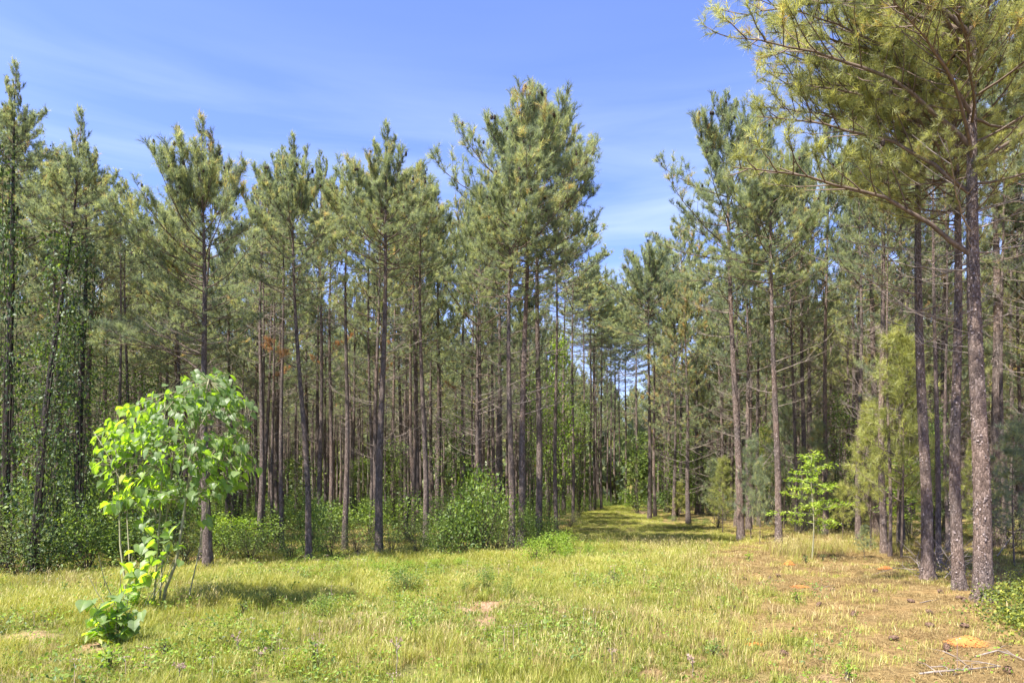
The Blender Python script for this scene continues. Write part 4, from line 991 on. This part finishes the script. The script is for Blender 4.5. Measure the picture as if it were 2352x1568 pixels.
for (a, b) in low:
    y = by0-.35+rd.uniform(-.25, .3); p = np.array([(a-1176)/F*y-lowr.location.x, y-lowr.location.y, max(.06, CAM_H+(HOR-b)/F*y-bz0)])
    leaf_at(lowr, p, (rd.gauss(-.2, 1), rd.gauss(-.5, 1)), rd.uniform(.10, .18), rd, tiltup=rd.uniform(0, .9))
mb = MB()
for _ in range(9):
    a = rd.uniform(-.35, .45); q = np.array([a*1.5, rd.uniform(-.3, .2), rd.uniform(.35, 1.0)]); mb.tube([[a*.6, 0, 0], q*[.8, .8, .6], q], [.007, .006, .004], 4, cap=False)
obj('shoots', mb.mesh('shoots', M_stem), lowr)
fx, fy, fz = G(262, 1480)
frt = empty('broad_leaf_plant', (fx, fy, fz), "low plant with big heart-shaped leaves at the lower left corner", 'plant')
mb = MB(); rd = random.Random(5)
for i in range(15):
    a = rd.random()*6.28; rr = rd.uniform(.05, .30); top = np.array([math.cos(a)*rr, math.sin(a)*rr*.8, rd.uniform(.18, .62)]); mb.tube([[math.cos(a)*.04, math.sin(a)*.04, 0], top*[.6, .6, .6], top], [.008, .006, .005], 4, cap=False)
    for k in range(6):
        u = rd.uniform(.4, 1.08); p = top*[u, u, u]+[rd.gauss(0, .05), rd.gauss(0, .05), 0]; leaf_at(frt, p, (math.cos(a+rd.gauss(0, .7)), math.sin(a+rd.gauss(0, .7))-.4), rd.uniform(.10, .18), rd, tiltup=rd.uniform(-.1, .7))
obj('shoots', mb.mesh('shoots', M_stem), frt)

# ------------------------------------------------------------------ lime-green sapling at right
sx, sy, szz = G(1866, 1283)
lime = empty('lime_sapling', (sx, sy, szz), "slender sapling with layered lime-green leaves on the dry ground at right", 'sapling')
rng = np.random.default_rng(77); rd = random.Random(77); H = 246/F*sy; mb = MB(); lf = MB(); P = []; D = []
zz = np.linspace(0, H*.97, 12); trx = .03*np.sin(zz*2.1); trx[0] = 0
mb.tube(np.stack([trx, .02*np.cos(zz*3), zz], -1), np.linspace(.022, .005, 12), 7); obj('trunk', mb.mesh('trunk', M_stem, smooth=True), lime)
for i in range(24):
    t = .30+.68*i/23; z = H*t; az = i*2.4+rd.uniform(-.3, .3); Lb = np.interp(t, [.3, .42, .6, .78, 1], [.80, 1.0, .72, .62, .18])*H*.34*rd.uniform(.75, 1.15)
    d = np.array([math.cos(az), math.sin(az), rd.uniform(-.02, .30)]); p0 = np.array([np.interp(z, zz, trx), 0, z])
    b = MB(); b.tube([p0, p0+d*Lb*.5+[0, 0, .03], p0+d*Lb], [.007, .005, .002], 4, cap=False); bo = obj('branch', b.mesh('branch', M_stem), lime)
    lm = MB(); pp = []; dd = []
    for u in np.linspace(.2, 1.05, int(8+Lb*22)):
        for _ in range(3):
            q = p0+d*Lb*u+rng.normal(size=3)*[.07, .07, .03]; pp.append(q); dd.append(unit(d*.6+rng.normal(size=3)*[.8, .8, .15]+[0, 0, -.1]))
    leaf_cloud(lm, np.array(pp), .105, rng, rng.uniform(.45, 1, len(pp)), aspect=3.0, D=np.array(dd)*1.5)
    obj('leaves', lm.mesh('leaves', M_leaf_bright), bo)

# ------------------------------------------------------------------ charred stump, fallen log, brush pile, sticks, mounds, cones
x, y, z = G(934, 1245); h = 108/F*y
mb, at = trunk_geo(h, .075, (.05, 0), 3, sides=12, step=.15, rough=.05, top=.8)
tp = at(h); rngk = np.random.default_rng(4)
for k in range(6):
    a = k*1.05; mb.tube([[tp[0]+math.cos(a)*.04, tp[1]+math.sin(a)*.04, h-.08], [tp[0]+math.cos(a)*.045, tp[1]+math.sin(a)*.045, h+.02+.1*rngk.random()]], [.03, .006], 5)
o = obj('charred_stump', mb.mesh('charred_stump', M_bark_dark, smooth=True), loc=(x, y, z)); tag(o, "broken-off charred trunk standing between the flat-topped and the straight grey pine", 'stump')
def lying(name, pts, r, m, label, cat, group=None, side_twigs=0, seed=0):
    P = []
    for (a, b, dz) in pts:
        x, y, z = G(a, b); P.append((x, y, z+dz))
    P = np.array(P); base = P[0].copy(); rd = random.Random(seed)
    root = empty(name, tuple(base), label, cat, group)
    if r < .03: r *= .7; P[:, 2] -= .015
    mb = MB(); Q = P-base; mb.tube(Q, np.linspace(r, r*.45, len(Q)), 7); obj('stick' if r < .05 else 'log', mb.mesh('stick', m), root)
    if side_twigs:
        for k in range(side_twigs):
            i = rd.randrange(1, len(Q)); q = Q[i]; a = rd.random()*6.28; l = rd.uniform(.15, .45); t = MB(); t.tube([q, q+np.array([math.cos(a)*l*.5, math.sin(a)*l*.5, .03]), q+np.array([math.cos(a)*l, math.sin(a)*l, .02])], [r*.5, r*.35, r*.2], 4); obj('twig', t.mesh('twig', m), root)
    return root
lying('fallen_log', [(1915,1207,.12),(1960,1211,.1),(2008,1214,.08),(2040,1215,.06)], .055, M_log, "pale weathered log lying behind the lime-green sapling", 'log')
GSK = 'fallen sticks on the dry ground'
lying('fallen_branch', [(2110,1548,.02),(2150,1550,.05),(2210,1546,.05),(2260,1538,.04),(2298,1533,.03)], .016, M_deadtwig, "long bare fallen branch at the lower right", 'branch', GSK, 7, 1)
lying('fallen_branch', [(2240,1510,.03),(2290,1503,.06),(2330,1510,.04),(2365,1522,.02)], .014, M_deadtwig, "curved grey fallen branch cut by the right edge", 'branch', GSK, 3, 2)
lying('fallen_branch', [(2135,1532,.02),(2170,1538,.05),(2200,1552,.03)], .009, M_deadtwig, "thin twig crossing above the long fallen branch", 'branch', GSK, 2, 3)
lying('fallen_branch', [(2166,1495,.02),(2200,1515,.04),(2232,1540,.03)], .009, M_deadtwig, "slanting twig left of the large clay mound's foot", 'branch', GSK, 2, 4)
lying('fallen_branch', [(2112,1385,.02),(2135,1381,.03),(2160,1376,.02)], .012, M_deadtwig, "short pale stick left of the thickest pine", 'branch', GSK, 0, 5)
lying('fallen_branch', [(1870,1355,.02),(1900,1348,.03),(1930,1340,.02)], .008, M_deadtwig, "thin dark twig in the middle of the dry ground", 'branch', GSK, 2, 6)
lying('fallen_branch', [(1725,1341,.02),(1750,1338,.03),(1765,1335,.02)], .008, M_deadtwig, "thin twig below the ragged-crowned pine", 'branch', GSK, 1, 7)
lying('fallen_branch', [(1720,1468,.02),(1745,1464,.02),(1772,1471,.02)], .008, M_deadtwig, "short twig left in the grass-straw border", 'branch', GSK, 2, 9)
lying('fallen_branch', [(2290,1285,.1),(2330,1262,.5),(2370,1250,.8)], .02, M_deadtwig, "leaning dead branch near the right edge", 'branch', GSK, 4, 8)
# brush pile
bx_, by_, bz_ = G(2165, 1325); pile = empty('brush_pile', (bx_, by_, bz_), "pile of grey dead twigs between the two left big pines", 'brush pile'); rd = random.Random(3)
for k in range(46):
    a = rd.random()*6.28; l = rd.uniform(.3, .95); q = np.array([rd.gauss(0, .28), rd.gauss(0, .25), rd.uniform(0, .5)]); e = rd.uniform(-.3, .9); d = np.array([math.cos(a)*math.cos(e), math.sin(a)*math.cos(e), math.sin(e)])
    m_ = MB(); p1 = q+d*l*.5+[rd.gauss(0, .05), 0, .02]; p2 = q+d*l; p2[2] = max(p2[2], .02); q[2] = max(q[2]*.5, .01); m_.tube([q, p1, p2], [.009, .006, .003], 4); m_.tube([p1, p1+d*.2+[rd.gauss(0, .1), rd.gauss(0, .1), .08]], [.004, .002], 3, cap=False); obj('twig', m_.mesh('twig', M_deadtwig), pile)
def mound(px, py, rp_, h, label):
    x, y, z = G(px, py); r = rp_/F*y; n = 18; m = 7; V = [[0, 0, h]]; T = []; rd = random.Random(px)
    for i in range(1, m):
        t = i/(m-1)
        for j in range(n):
            a = j*2*PI/n; rr = r*t*(1+.12*math.sin(a*3+px)+rd.uniform(-.06, .06)); V.append([math.cos(a)*rr, math.sin(a)*rr*.8, h*(1-t*t)**1.2+rd.uniform(-.006, .012)*(t < 1)-.02*(t == 1)])
    for j in range(n): T.append([0, 1+j, 1+(j+1) % n])
    for i in range(m-2):
        for j in range(n):
            a, b = 1+i*n+j, 1+i*n+(j+1) % n; T += [[a, a+n, b+n], [a, b+n, b]]
    mb = MB(); mb.add(V, T)
    # crumbs
    for _ in range(260):
        a = rd.random()*6.28; t = rd.random()**.5*1.25; s = rd.uniform(.004, .014); p = np.array([math.cos(a)*r*t, math.sin(a)*r*t*.8, max(h*(1-t*t), 0)+s*.3]); mb.add(p+np.array([[s,0,0],[0,s,0],[-s,0,0],[0,-s,0],[0,0,s]]), [[0,1,4],[1,2,4],[2,3,4],[3,0,4]])
    o = obj('clay_mound', mb.mesh('clay_mound', M_clay, smooth=True), loc=(x, y, z)); tag(o, label, 'dirt mound', 'orange clay mounds on the dry ground')
mound(2222, 1477, 38, .075, "largest orange clay mound, at the lower right")
mound(2034, 1307, 16, .07, "clay mound left of the big foreground pines")
mound(1812, 1296, 11, .09, "small rounded clay mound left of the lime-green sapling")
mound(1836, 1348, 17, .03, "flat clay patch-like mound in the middle of the dry ground")
mound(1733, 1480, 15, .02, "faint flat clay mound at the grass border")
GC = 'pine cones on the dry ground'
cm = MB(); cone_geo(cm, np.array([0, 0, 0.]), .032)
rngc = np.random.default_rng(3)
for lyr in range(7):
    for j in range(8):
        a = j*PI/4+lyr*.4; z0 = -.04+.013*lyr; rr = .034*(1-.09*abs(lyr-2)); c, s = math.cos(a), math.sin(a)
        cm.add([[c*rr*.5-s*.007, s*rr*.5+c*.007, z0], [c*rr*.5+s*.007, s*rr*.5-c*.007, z0], [c*rr*1.35, s*rr*1.35, z0+.012]], [[0, 1, 2]])
cmesh = cm.mesh('pine_cone', plain('open_cone', (.20,.125,.085), sc_=60))
CN = [(2093,1384,"reddish-brown pine cone left of the short pale stick"),(2203,1356+20,"cone in front of the middle big pine"),(2215,1383,"cone beside the thickest pine's left foot"),(2135,1410,"cone in the bough shadow"),(2136,1440,"cone below the bough shadow"),(2216,1441,"cone above the large clay mound"),(2175,1493,"grey cone at the end of the slanting twig"),(1655+60,1373+5,"cone by the small bright weed"),
      (1788,1325,"reddish cone near the lime-green sapling"),(1710,1331,"dark cone below the ragged-crowned pine"),(1767,1331,"cone left of the flat clay mound"),(2010,1360,"cone right of the flat clay mound"),(1912,1358,"cone on the dry ground's middle"),(1682,1398,"grey cone left of the dry ground's middle"),(2315,1545,"cone near the lower right corner"),(1960,1415,"cone in the centre of the needle litter"),(1880,1392,"cone left of the needle litter's centre"),(2052,1470,"cone left of the large clay mound"),(1800,1505,"cone in the lower grass border"),(2160,1362,"cone between the big pines' feet")]
rd = random.Random(12)
for a, b, lb in CN:
    x, y, z = G(a, b); o = obj('pine_cone', cmesh, loc=(x, y, z+.03)); o.rotation_euler = (1.3+rd.uniform(-.4, .4), 0, rd.random()*6.28); o.scale = (1.15,)*3; tag(o, lb, 'pine cone', GC)

# ------------------------------------------------------------------ weeds one can pick out
GW = 'weeds standing out of the meadow'
WD = [(1657,1392,22,'bright_weed',"bright weed on the dry ground left of its middle"),(1830,1384,24,'bright_weed',"pair of bright weeds left of the flat clay mound"),(1720,1290,18,'bright_weed',"bright weed below the ragged-crowned pine"),(1945,1566,38,'bright_weed',"bright green leafy weed at the bottom edge right of centre"),
      (1668,1355,22,'weed',"dark-leaved weed on the dry ground's left"),(1640,1510,40,'weed',"leafy weed in the lower grass border"),(1380,1462,26,'bright_weed',"bright weed at the middle of the meadow"),(1410,1340,24,'dark_weed',"dull weed right of the meadow's centre"),(380,1510,46,'weed',"reddish-tipped weed right of the lower-left plant"),(250,1550,60,'bright_weed',"bright feathery weed at the bottom left"),
      (720,1540,70,'weed',"tall leafy weed low in the left meadow"),(560,1412,30,'dark_weed',"dark weed in the sapling's shadow"),(620,1390,30,'dark_weed',"dark weed at the shadow's right end"),(905,1330,22,'weed',"weed at the meadow's upper middle"),(1020,1330,22,'weed',"weed below the big bush in the sun"),(240,1355,34,'weed',"weed left of the sapling's foot"),(150,1372,34,'weed',"weed at the left of the meadow"),(1330,1540,22,'bright_weed',"bright weed low in the centre"),(1105,1545,24,'dark_weed',"tufted dark weed at the bottom centre"),(510,1375,30,'weed',"weed right of the sapling's stems"),(480,1400,34,'dark_weed',"dark weed beside the sapling's right stem"),
      (1850,1292,18,'dark_weed',"dark low weed at the lime-green sapling's foot"),(1890,1288,14,'dark_weed',"dark low weed right of the lime-green sapling's foot"),(1180,1462,20,'weed',"weed below the bare patch"),(670,1470,20,'weed',"weed in the left middle meadow")]
for a, b, h, key, lb in WD: shrub(key, 'weed', a, b, h, lb, 'weed', GW)
# dried thistle stalks
GD = 'dried flower stalks in the near meadow'
for (a, b, h, lb) in [(728,1535,62,"tall dried stalk in the left near meadow"),(910,1556,92,"tallest dried stalk with knobbly heads, lower left of centre"),(545,1510,48,"dried stalk right of the lower-left plant"),(410,1562,30,"short dried stalk at the bottom left"),(598,1528,30,"short dried stalk between two taller ones"),(1405,1530,40,"thin dried stalk at the bottom centre"),(1590,1555,44,"thin dried stalk right of the bottom centre")]:
    x, y, z = G(a, b); hh = h/F*y; root = empty('dried_stalk', (x, y, z), lb, 'dried stalk', GD); rd = random.Random(a); mb = MB(); hd = MB(); rngz = np.random.default_rng(a)
    mb.tube([[0, 0, 0], [.01, 0, hh*.5], [0, .01, hh]], [.005, .004, .003], 5); pts = [[0, 0, hh]]
    for k in range(6):
        z0 = hh*rd.uniform(.55, .92); an = rd.random()*6.28; e = np.array([math.cos(an)*.05, math.sin(an)*.05, z0+.05]); mb.tube([[0, 0, z0], e], [.003, .002], 3, cap=False); pts.append(e)
    for p in pts: needles(hd, np.array([p]), np.array([[0, 0, 1.]]), 16, .03, .006, rngz, (10, 110), back=.0)
    obj('stem', mb.mesh('stem', M_deadtwig), root); obj('flower_heads', hd.mesh('flower_heads', M_flower), root)

# ------------------------------------------------------------------ grass, straw, litter (nobody could count these)
print('grass')
def tuft(seed, n, hgt, w, rad, lean=.5, m=M_grass, tone=(.1, .9), flat=False, seeds=False):
    rng = np.random.default_rng(seed); mb = MB(); a = rng.random(n)*2*PI; rr = rad*np.sqrt(rng.random(n)); p0 = np.stack([np.cos(a)*rr, np.sin(a)*rr, -.01+0*a], -1)
    h = hgt*rng.uniform(.45, 1.1, n); d = rng.random(n)*2*PI; ln = lean*rng.uniform(.1, 1, n)
    if flat: ln = rng.uniform(1.6, 5, n); h = hgt*rng.uniform(.1, .5, n)
    dv = np.stack([np.cos(d), np.sin(d), 0*d], -1); sd = np.stack([-np.sin(d), np.cos(d), 0*d], -1)
    wv = sd*(w*rng.uniform(.6, 1.2, n))[:, None]*.5; up = np.array([0, 0, 1.])
    mid = p0+up*(h*.6)[:, None]+dv*(h*ln*.25)[:, None]; tip = p0+up*h[:, None]+dv*(h*ln)[:, None]
    V = np.stack([p0-wv, p0+wv, mid+wv*.8, mid-wv*.8, tip], 1).reshape(-1, 3); b = np.arange(n)[:, None]*5
    T = np.concatenate([b+[0, 1, 2], b+[0, 2, 3], b+[3, 2, 4]]); t = np.repeat(rng.uniform(tone[0], tone[1], n), 5)
    mb.add(V, T, t)
    if seeds:
        for k in range(seeds):
            i = k % n; q = tip[i]; c = q+dv[i]*.02
            mb.add([q-sd[i]*.002, q+sd[i]*.002, q+dv[i]*.015+up*.022+sd[i]*.003, q+dv[i]*.025+up*.038], [[0, 1, 2], [0, 2, 3]], .93)
    return mb.mesh('tuft', m)
GR = [tuft(1, 46, .15, .0055, .10, .8), tuft(2, 40, .19, .005, .09, .9, tone=(.25, 1)), tuft(3, 50, .11, .006, .11, .7, tone=(0, .7)), tuft(4, 36, .21, .0045, .08, .8, tone=(.35, .95), seeds=3), tuft(5, 34, .09, .010, .10, 1.2, tone=(0, .55))]
rng = np.random.default_rng(1)
def field(n, x0, x1, y0, y1, bias=1.0):
    """points over the ground, denser near the camera"""
    u = rng.random(n)**bias; y = y0+(y1-y0)*u; x = x0+(x1-x0)*rng.random(n)
    keep = np.abs(x) < .8*y+1.2
    return x[keep], y[keep]
x, y = field(150000, -15, 17, 4.6, 26, 1.15)
x2 = rng.uniform(-4, 14, 26000); y2 = rng.uniform(24, 62, 26000); x = np.append(x, x2); y = np.append(y, y2)
s = straw_mask(x, y); b = bare_mask(x, y); dn = fbm(x, y, .7, 41)
f = in_forest(x, y)
keep = (rng.random(len(x)) < np.clip((1-s)*1.05-.05, .0, 1)*(1-b*.97)*(.35+1.0*sstep(.35, .6, dn))*.82) & ~(f & (rng.random(len(x)) < .55))
x, y, dn = x[keep], y[keep], dn[keep]
n = len(x); print('grass tufts', n)
P = np.stack([x, y, gz(x, y)], -1); R = np.stack([rng.normal(0, .12, n), rng.normal(0, .12, n), rng.random(n)*6.28], -1)
sz = (.30+1.25*fbm(x, y, .8, 9))*np.where(y > 24, .5, 1)*rng.uniform(.7, 1.25, n)*np.interp(y, [5, 12, 26], [.85, 1.0, 1.15])
wd = np.interp(y, [5, 10, 26, 60], [1.0, 1.15, 1.9, 3.2]); S = np.stack([sz*wd, sz*wd, sz], -1)
patch = fbm(x, y, 1.4, 88)+rng.normal(0, .06, n)
I = np.where(patch < .40, 4, np.where(patch < .47, 2, np.where(patch < .54, 0, np.where(patch < .60, 1, 3))))
rnd = rng.random(n); I = np.where(rnd < .25, rng.integers(0, 5, n), I); I = np.where(rng.random(n) < .04+.35*sstep(.5, .62, fbm(x, y, .9, 314)), 5, I)
GR.append(tuft(6, 24, .13, .0045, .11, 1.1, M_straw, tone=(.4, 1)))
scatter('meadow_grass', 'yellow-green grass covering the open meadow', P, R, S, I, GR, 'grass')
# dry straw and thin grass on the right
ST = [tuft(11, 44, .07, .0045, .13, 1, M_straw, flat=True, tone=(0, .85)), tuft(12, 36, .05, .0045, .12, 2.2, M_straw, tone=(0, .8)), tuft(13, 20, .10, .004, .08, .9, M_straw, seeds=2, tone=(.3, .9)), tuft(14, 26, .10, .0045, .10, .9, M_grass, tone=(.3, 1))]
x, y = field(150000, -15, 22, 4.6, 32, 1.2)
s = straw_mask(x, y); b = bare_mask(x, y)
keep = rng.random(len(x)) < np.clip(s*.9+.05+b*.25, 0, 1)*.55
x, y, s, b = x[keep], y[keep], s[keep], b[keep]; n = len(x); print('straw tufts', n)
f = in_forest(x, y); rnd = rng.random(n); g = fbm(x, y, 1.0, 61)
I = np.where(rnd < .42, 0, np.where(rnd < .64, 1, np.where(rnd < .72, 2, 3)))
I = np.where((I == 3) & (g < .47), 0, I); I = np.where(b > .4, np.where(rnd < .9, 0, 2), I)
P = np.stack([x, y, gz(x, y)-.005*(b > .3)], -1); R = np.stack([rng.normal(0, .1, n), rng.normal(0, .1, n), rng.random(n)*6.28], -1); sz = rng.uniform(.6, 1.35, n); wd = np.interp(y, [5, 12, 32], [1, 1.2, 2]); S = np.stack([sz*wd, sz*wd, sz*.9], -1)
scatter('pine_straw_and_dry_grass', 'tan pine straw and thin dry grass covering the right side', P, R, S, I, ST, 'dry grass')
# seed-head grass and tall dry bunches
x = []; y = []
for (a, b, ra, rb, c) in ((1500,1262,110,12,300),(1560,1290,80,26,150),(1830,1262,50,16,260),(1800,1270,30,10,140),(1920,1262,50,12,160),(120,1352,130,12,90),(440,1402,70,12,50),(1640,1350,90,50,160),(1250,1540,120,25,40),(1450,1450,200,80,130),(900,1480,300,70,120),(1980,1238,60,8,120),(2060,1262,60,10,90)):
    for _ in range(c):
        X, Y, _z = G(a+rng.normal()*ra*.6, min(max(b+rng.normal()*rb*.6, 1200), 1575)); x.append(X); y.append(Y)
x = np.array(x); y = np.array(y); n = len(x)
TLG = [tuft(21, 9, .40, .004, .08, .45, M_straw, tone=(.4, .9), seeds=6), tuft(22, 12, .30, .004, .08, .5, M_straw, tone=(.2, .85), seeds=5), tuft(23, 14, .34, .006, .08, .6, M_grass, tone=(.3, 1), seeds=6)]
P = np.stack([x, y, gz(x, y)], -1); R = np.stack([rng.normal(0, .08, n), rng.normal(0, .08, n), rng.random(n)*6.28], -1); sz = rng.uniform(.6, 1.15, n)[:, None]; S = np.repeat(sz, 3, 1)*[1.15, 1.15, 1]
scatter('seed_head_grass', 'taller bleached grass with seed heads by the shaded path and the sapling', P, R, S, rng.integers(0, 3, n), TLG, 'grass')
# small flowers / herbs in the meadow
def herb(seed, m, n=16, sz=.035, h=.16, tone=(.2, .9), aspect=1.8):
    rg = np.random.default_rng(seed); mb = MB(); P = rg.normal(size=(n, 3))*[.06, .06, 0]+[0, 0, 1]*(rg.random((n, 1))*h+.02); leaf_cloud(mb, P, sz, rg, rg.uniform(tone[0], tone[1], n), aspect=aspect); return mb
HB = [herb(1, 0).mesh('herb', M_leaf_mid), herb(2, 0, 20, .03, .2).mesh('herb', M_leaf_bright), herb(3, 0, 14, .03, .12).mesh('herb', M_leaf_dark)]
fm = herb(4, 0, 22, .012, .0, (0, 1), 1.0)
for v in fm.V: v[:, 2] += .2; v[:, :2] *= .5
fm.tube([[0, 0, 0], [0, 0, .2]], [.002, .002], 3, cap=False); HB.append(fm.mesh('herb', M_flower))
x, y = field(30000, -14, 12, 5, 22, 1.2); s = straw_mask(x, y); b = bare_mask(x, y); g = fbm(x, y, 1.2, 99)
keep = (rng.random(len(x)) < (1-s*.93)*(1-b*.9)*(.04+.5*sstep(.5, .66, g))) & ~in_forest(x, y); x, y = x[keep], y[keep]; n = len(x)
r_ = rng.random(n); I = np.where(r_ < .40, 0, np.where(r_ < .8, 1, np.where(r_ < .93, 2, 3)))
P = np.stack([x, y, gz(x, y)], -1); R = np.stack([0*x, 0*x, rng.random(n)*6.28], -1); sz = rng.uniform(.6, 1.5, n)[:, None]; S = np.repeat(sz, 3, 1)
scatter('meadow_herbs', 'small leafy herbs and faded flower heads scattered through the meadow grass', P, R, S, I, HB, 'herbs')
# understorey ground cover in the plantation and along its edge
UC = [SH['mid_bush'][0][0], SH['olive_bush'][0][0], SH['dark_bush'][0][0], SH['bright_bush'][0][0], SH['olive_bush'][1][0]]
X_, Y_ = [], []
x = rng.uniform(-60, 70, 26000); y = rng.uniform(11, 90, 26000); k = in_forest(x, y) & (np.abs(x) < .82*y+3)
x, y = x[k], y[k]; left = x < path_c(y); g = fbm(x, y, 4, 123)
pr = np.where(left, .22+.5*sstep(.4, .6, g), .07+.35*sstep(.48, .66, g))
k = rng.random(len(x)) < pr*.5; x, y, left = x[k], y[k], left[k]; n = len(x); print('cover', n)
r_ = rng.random(n); I = np.where(left, np.where(r_ < .4, 0, np.where(r_ < .62, 1, np.where(r_ < .78, 2, np.where(r_ < .9, 3, 4)))), np.where(r_ < .22, 0, np.where(r_ < .65, 1, np.where(r_ < .70, 3, 4))))
sz = rng.uniform(.22, .75, n)*np.where(left, 1, .7)*np.interp(y, [12, 30, 60], [.62, 1, 1.6]); S = np.stack([sz, sz, sz*.8], -1); P = np.stack([x, y, gz(x, y)-.02], -1); R = np.stack([0*x, 0*x, rng.random(n)*6.28], -1)
scatter('understorey_cover', 'low ferns, brambles and seedlings covering the plantation floor', P, R, S, I, UC, 'undergrowth')
# ground vine at the right edge
vm = MB(); rgv = np.random.default_rng(55); ox, oy, oz = G(2310, 1410); pts = []
for k in range(1500):
    a = rgv.normal()*46; b = rgv.normal()*32; px_ = 2325+a+b*.2; py_ = 1395+b
    if rgv.random() < .35: px_ = 2350+rgv.normal()*30; py_ = 1440+rgv.normal()*25
    if noise2(px_, py_, 12, 5) < .50 or py_ < 1330: continue
    X, Y, Z = G(px_, py_); pts.append((X-ox, Y-oy, Z-oz+rgv.uniform(.03, .28)*(1 if py_ < 1400 else .6)))
pts = np.array(pts); pts = np.repeat(pts, 4, 0)+rgv.normal(size=(len(pts)*4, 3))*.035
leaf_cloud(vm, pts, .045, rgv, rgv.uniform(0, 1, len(pts)), aspect=1.5)
o = obj('ground_vine', vm.mesh('ground_vine', [foliage('vine_leaves', [(0, (.07,.10,.03)), (.5, (.16,.20,.04)), (1, (.38,.38,.06))], trans=.42, rough=.55)]), loc=(ox, oy, oz)); tag(o, "green vine sprawling on the needle litter at the right edge", 'vine', kind='stuff')
tri = sum(len(m.polygons) for m in bpy.data.meshes); print('triangles in mesh data', tri, 'objects', len(bpy.data.objects))
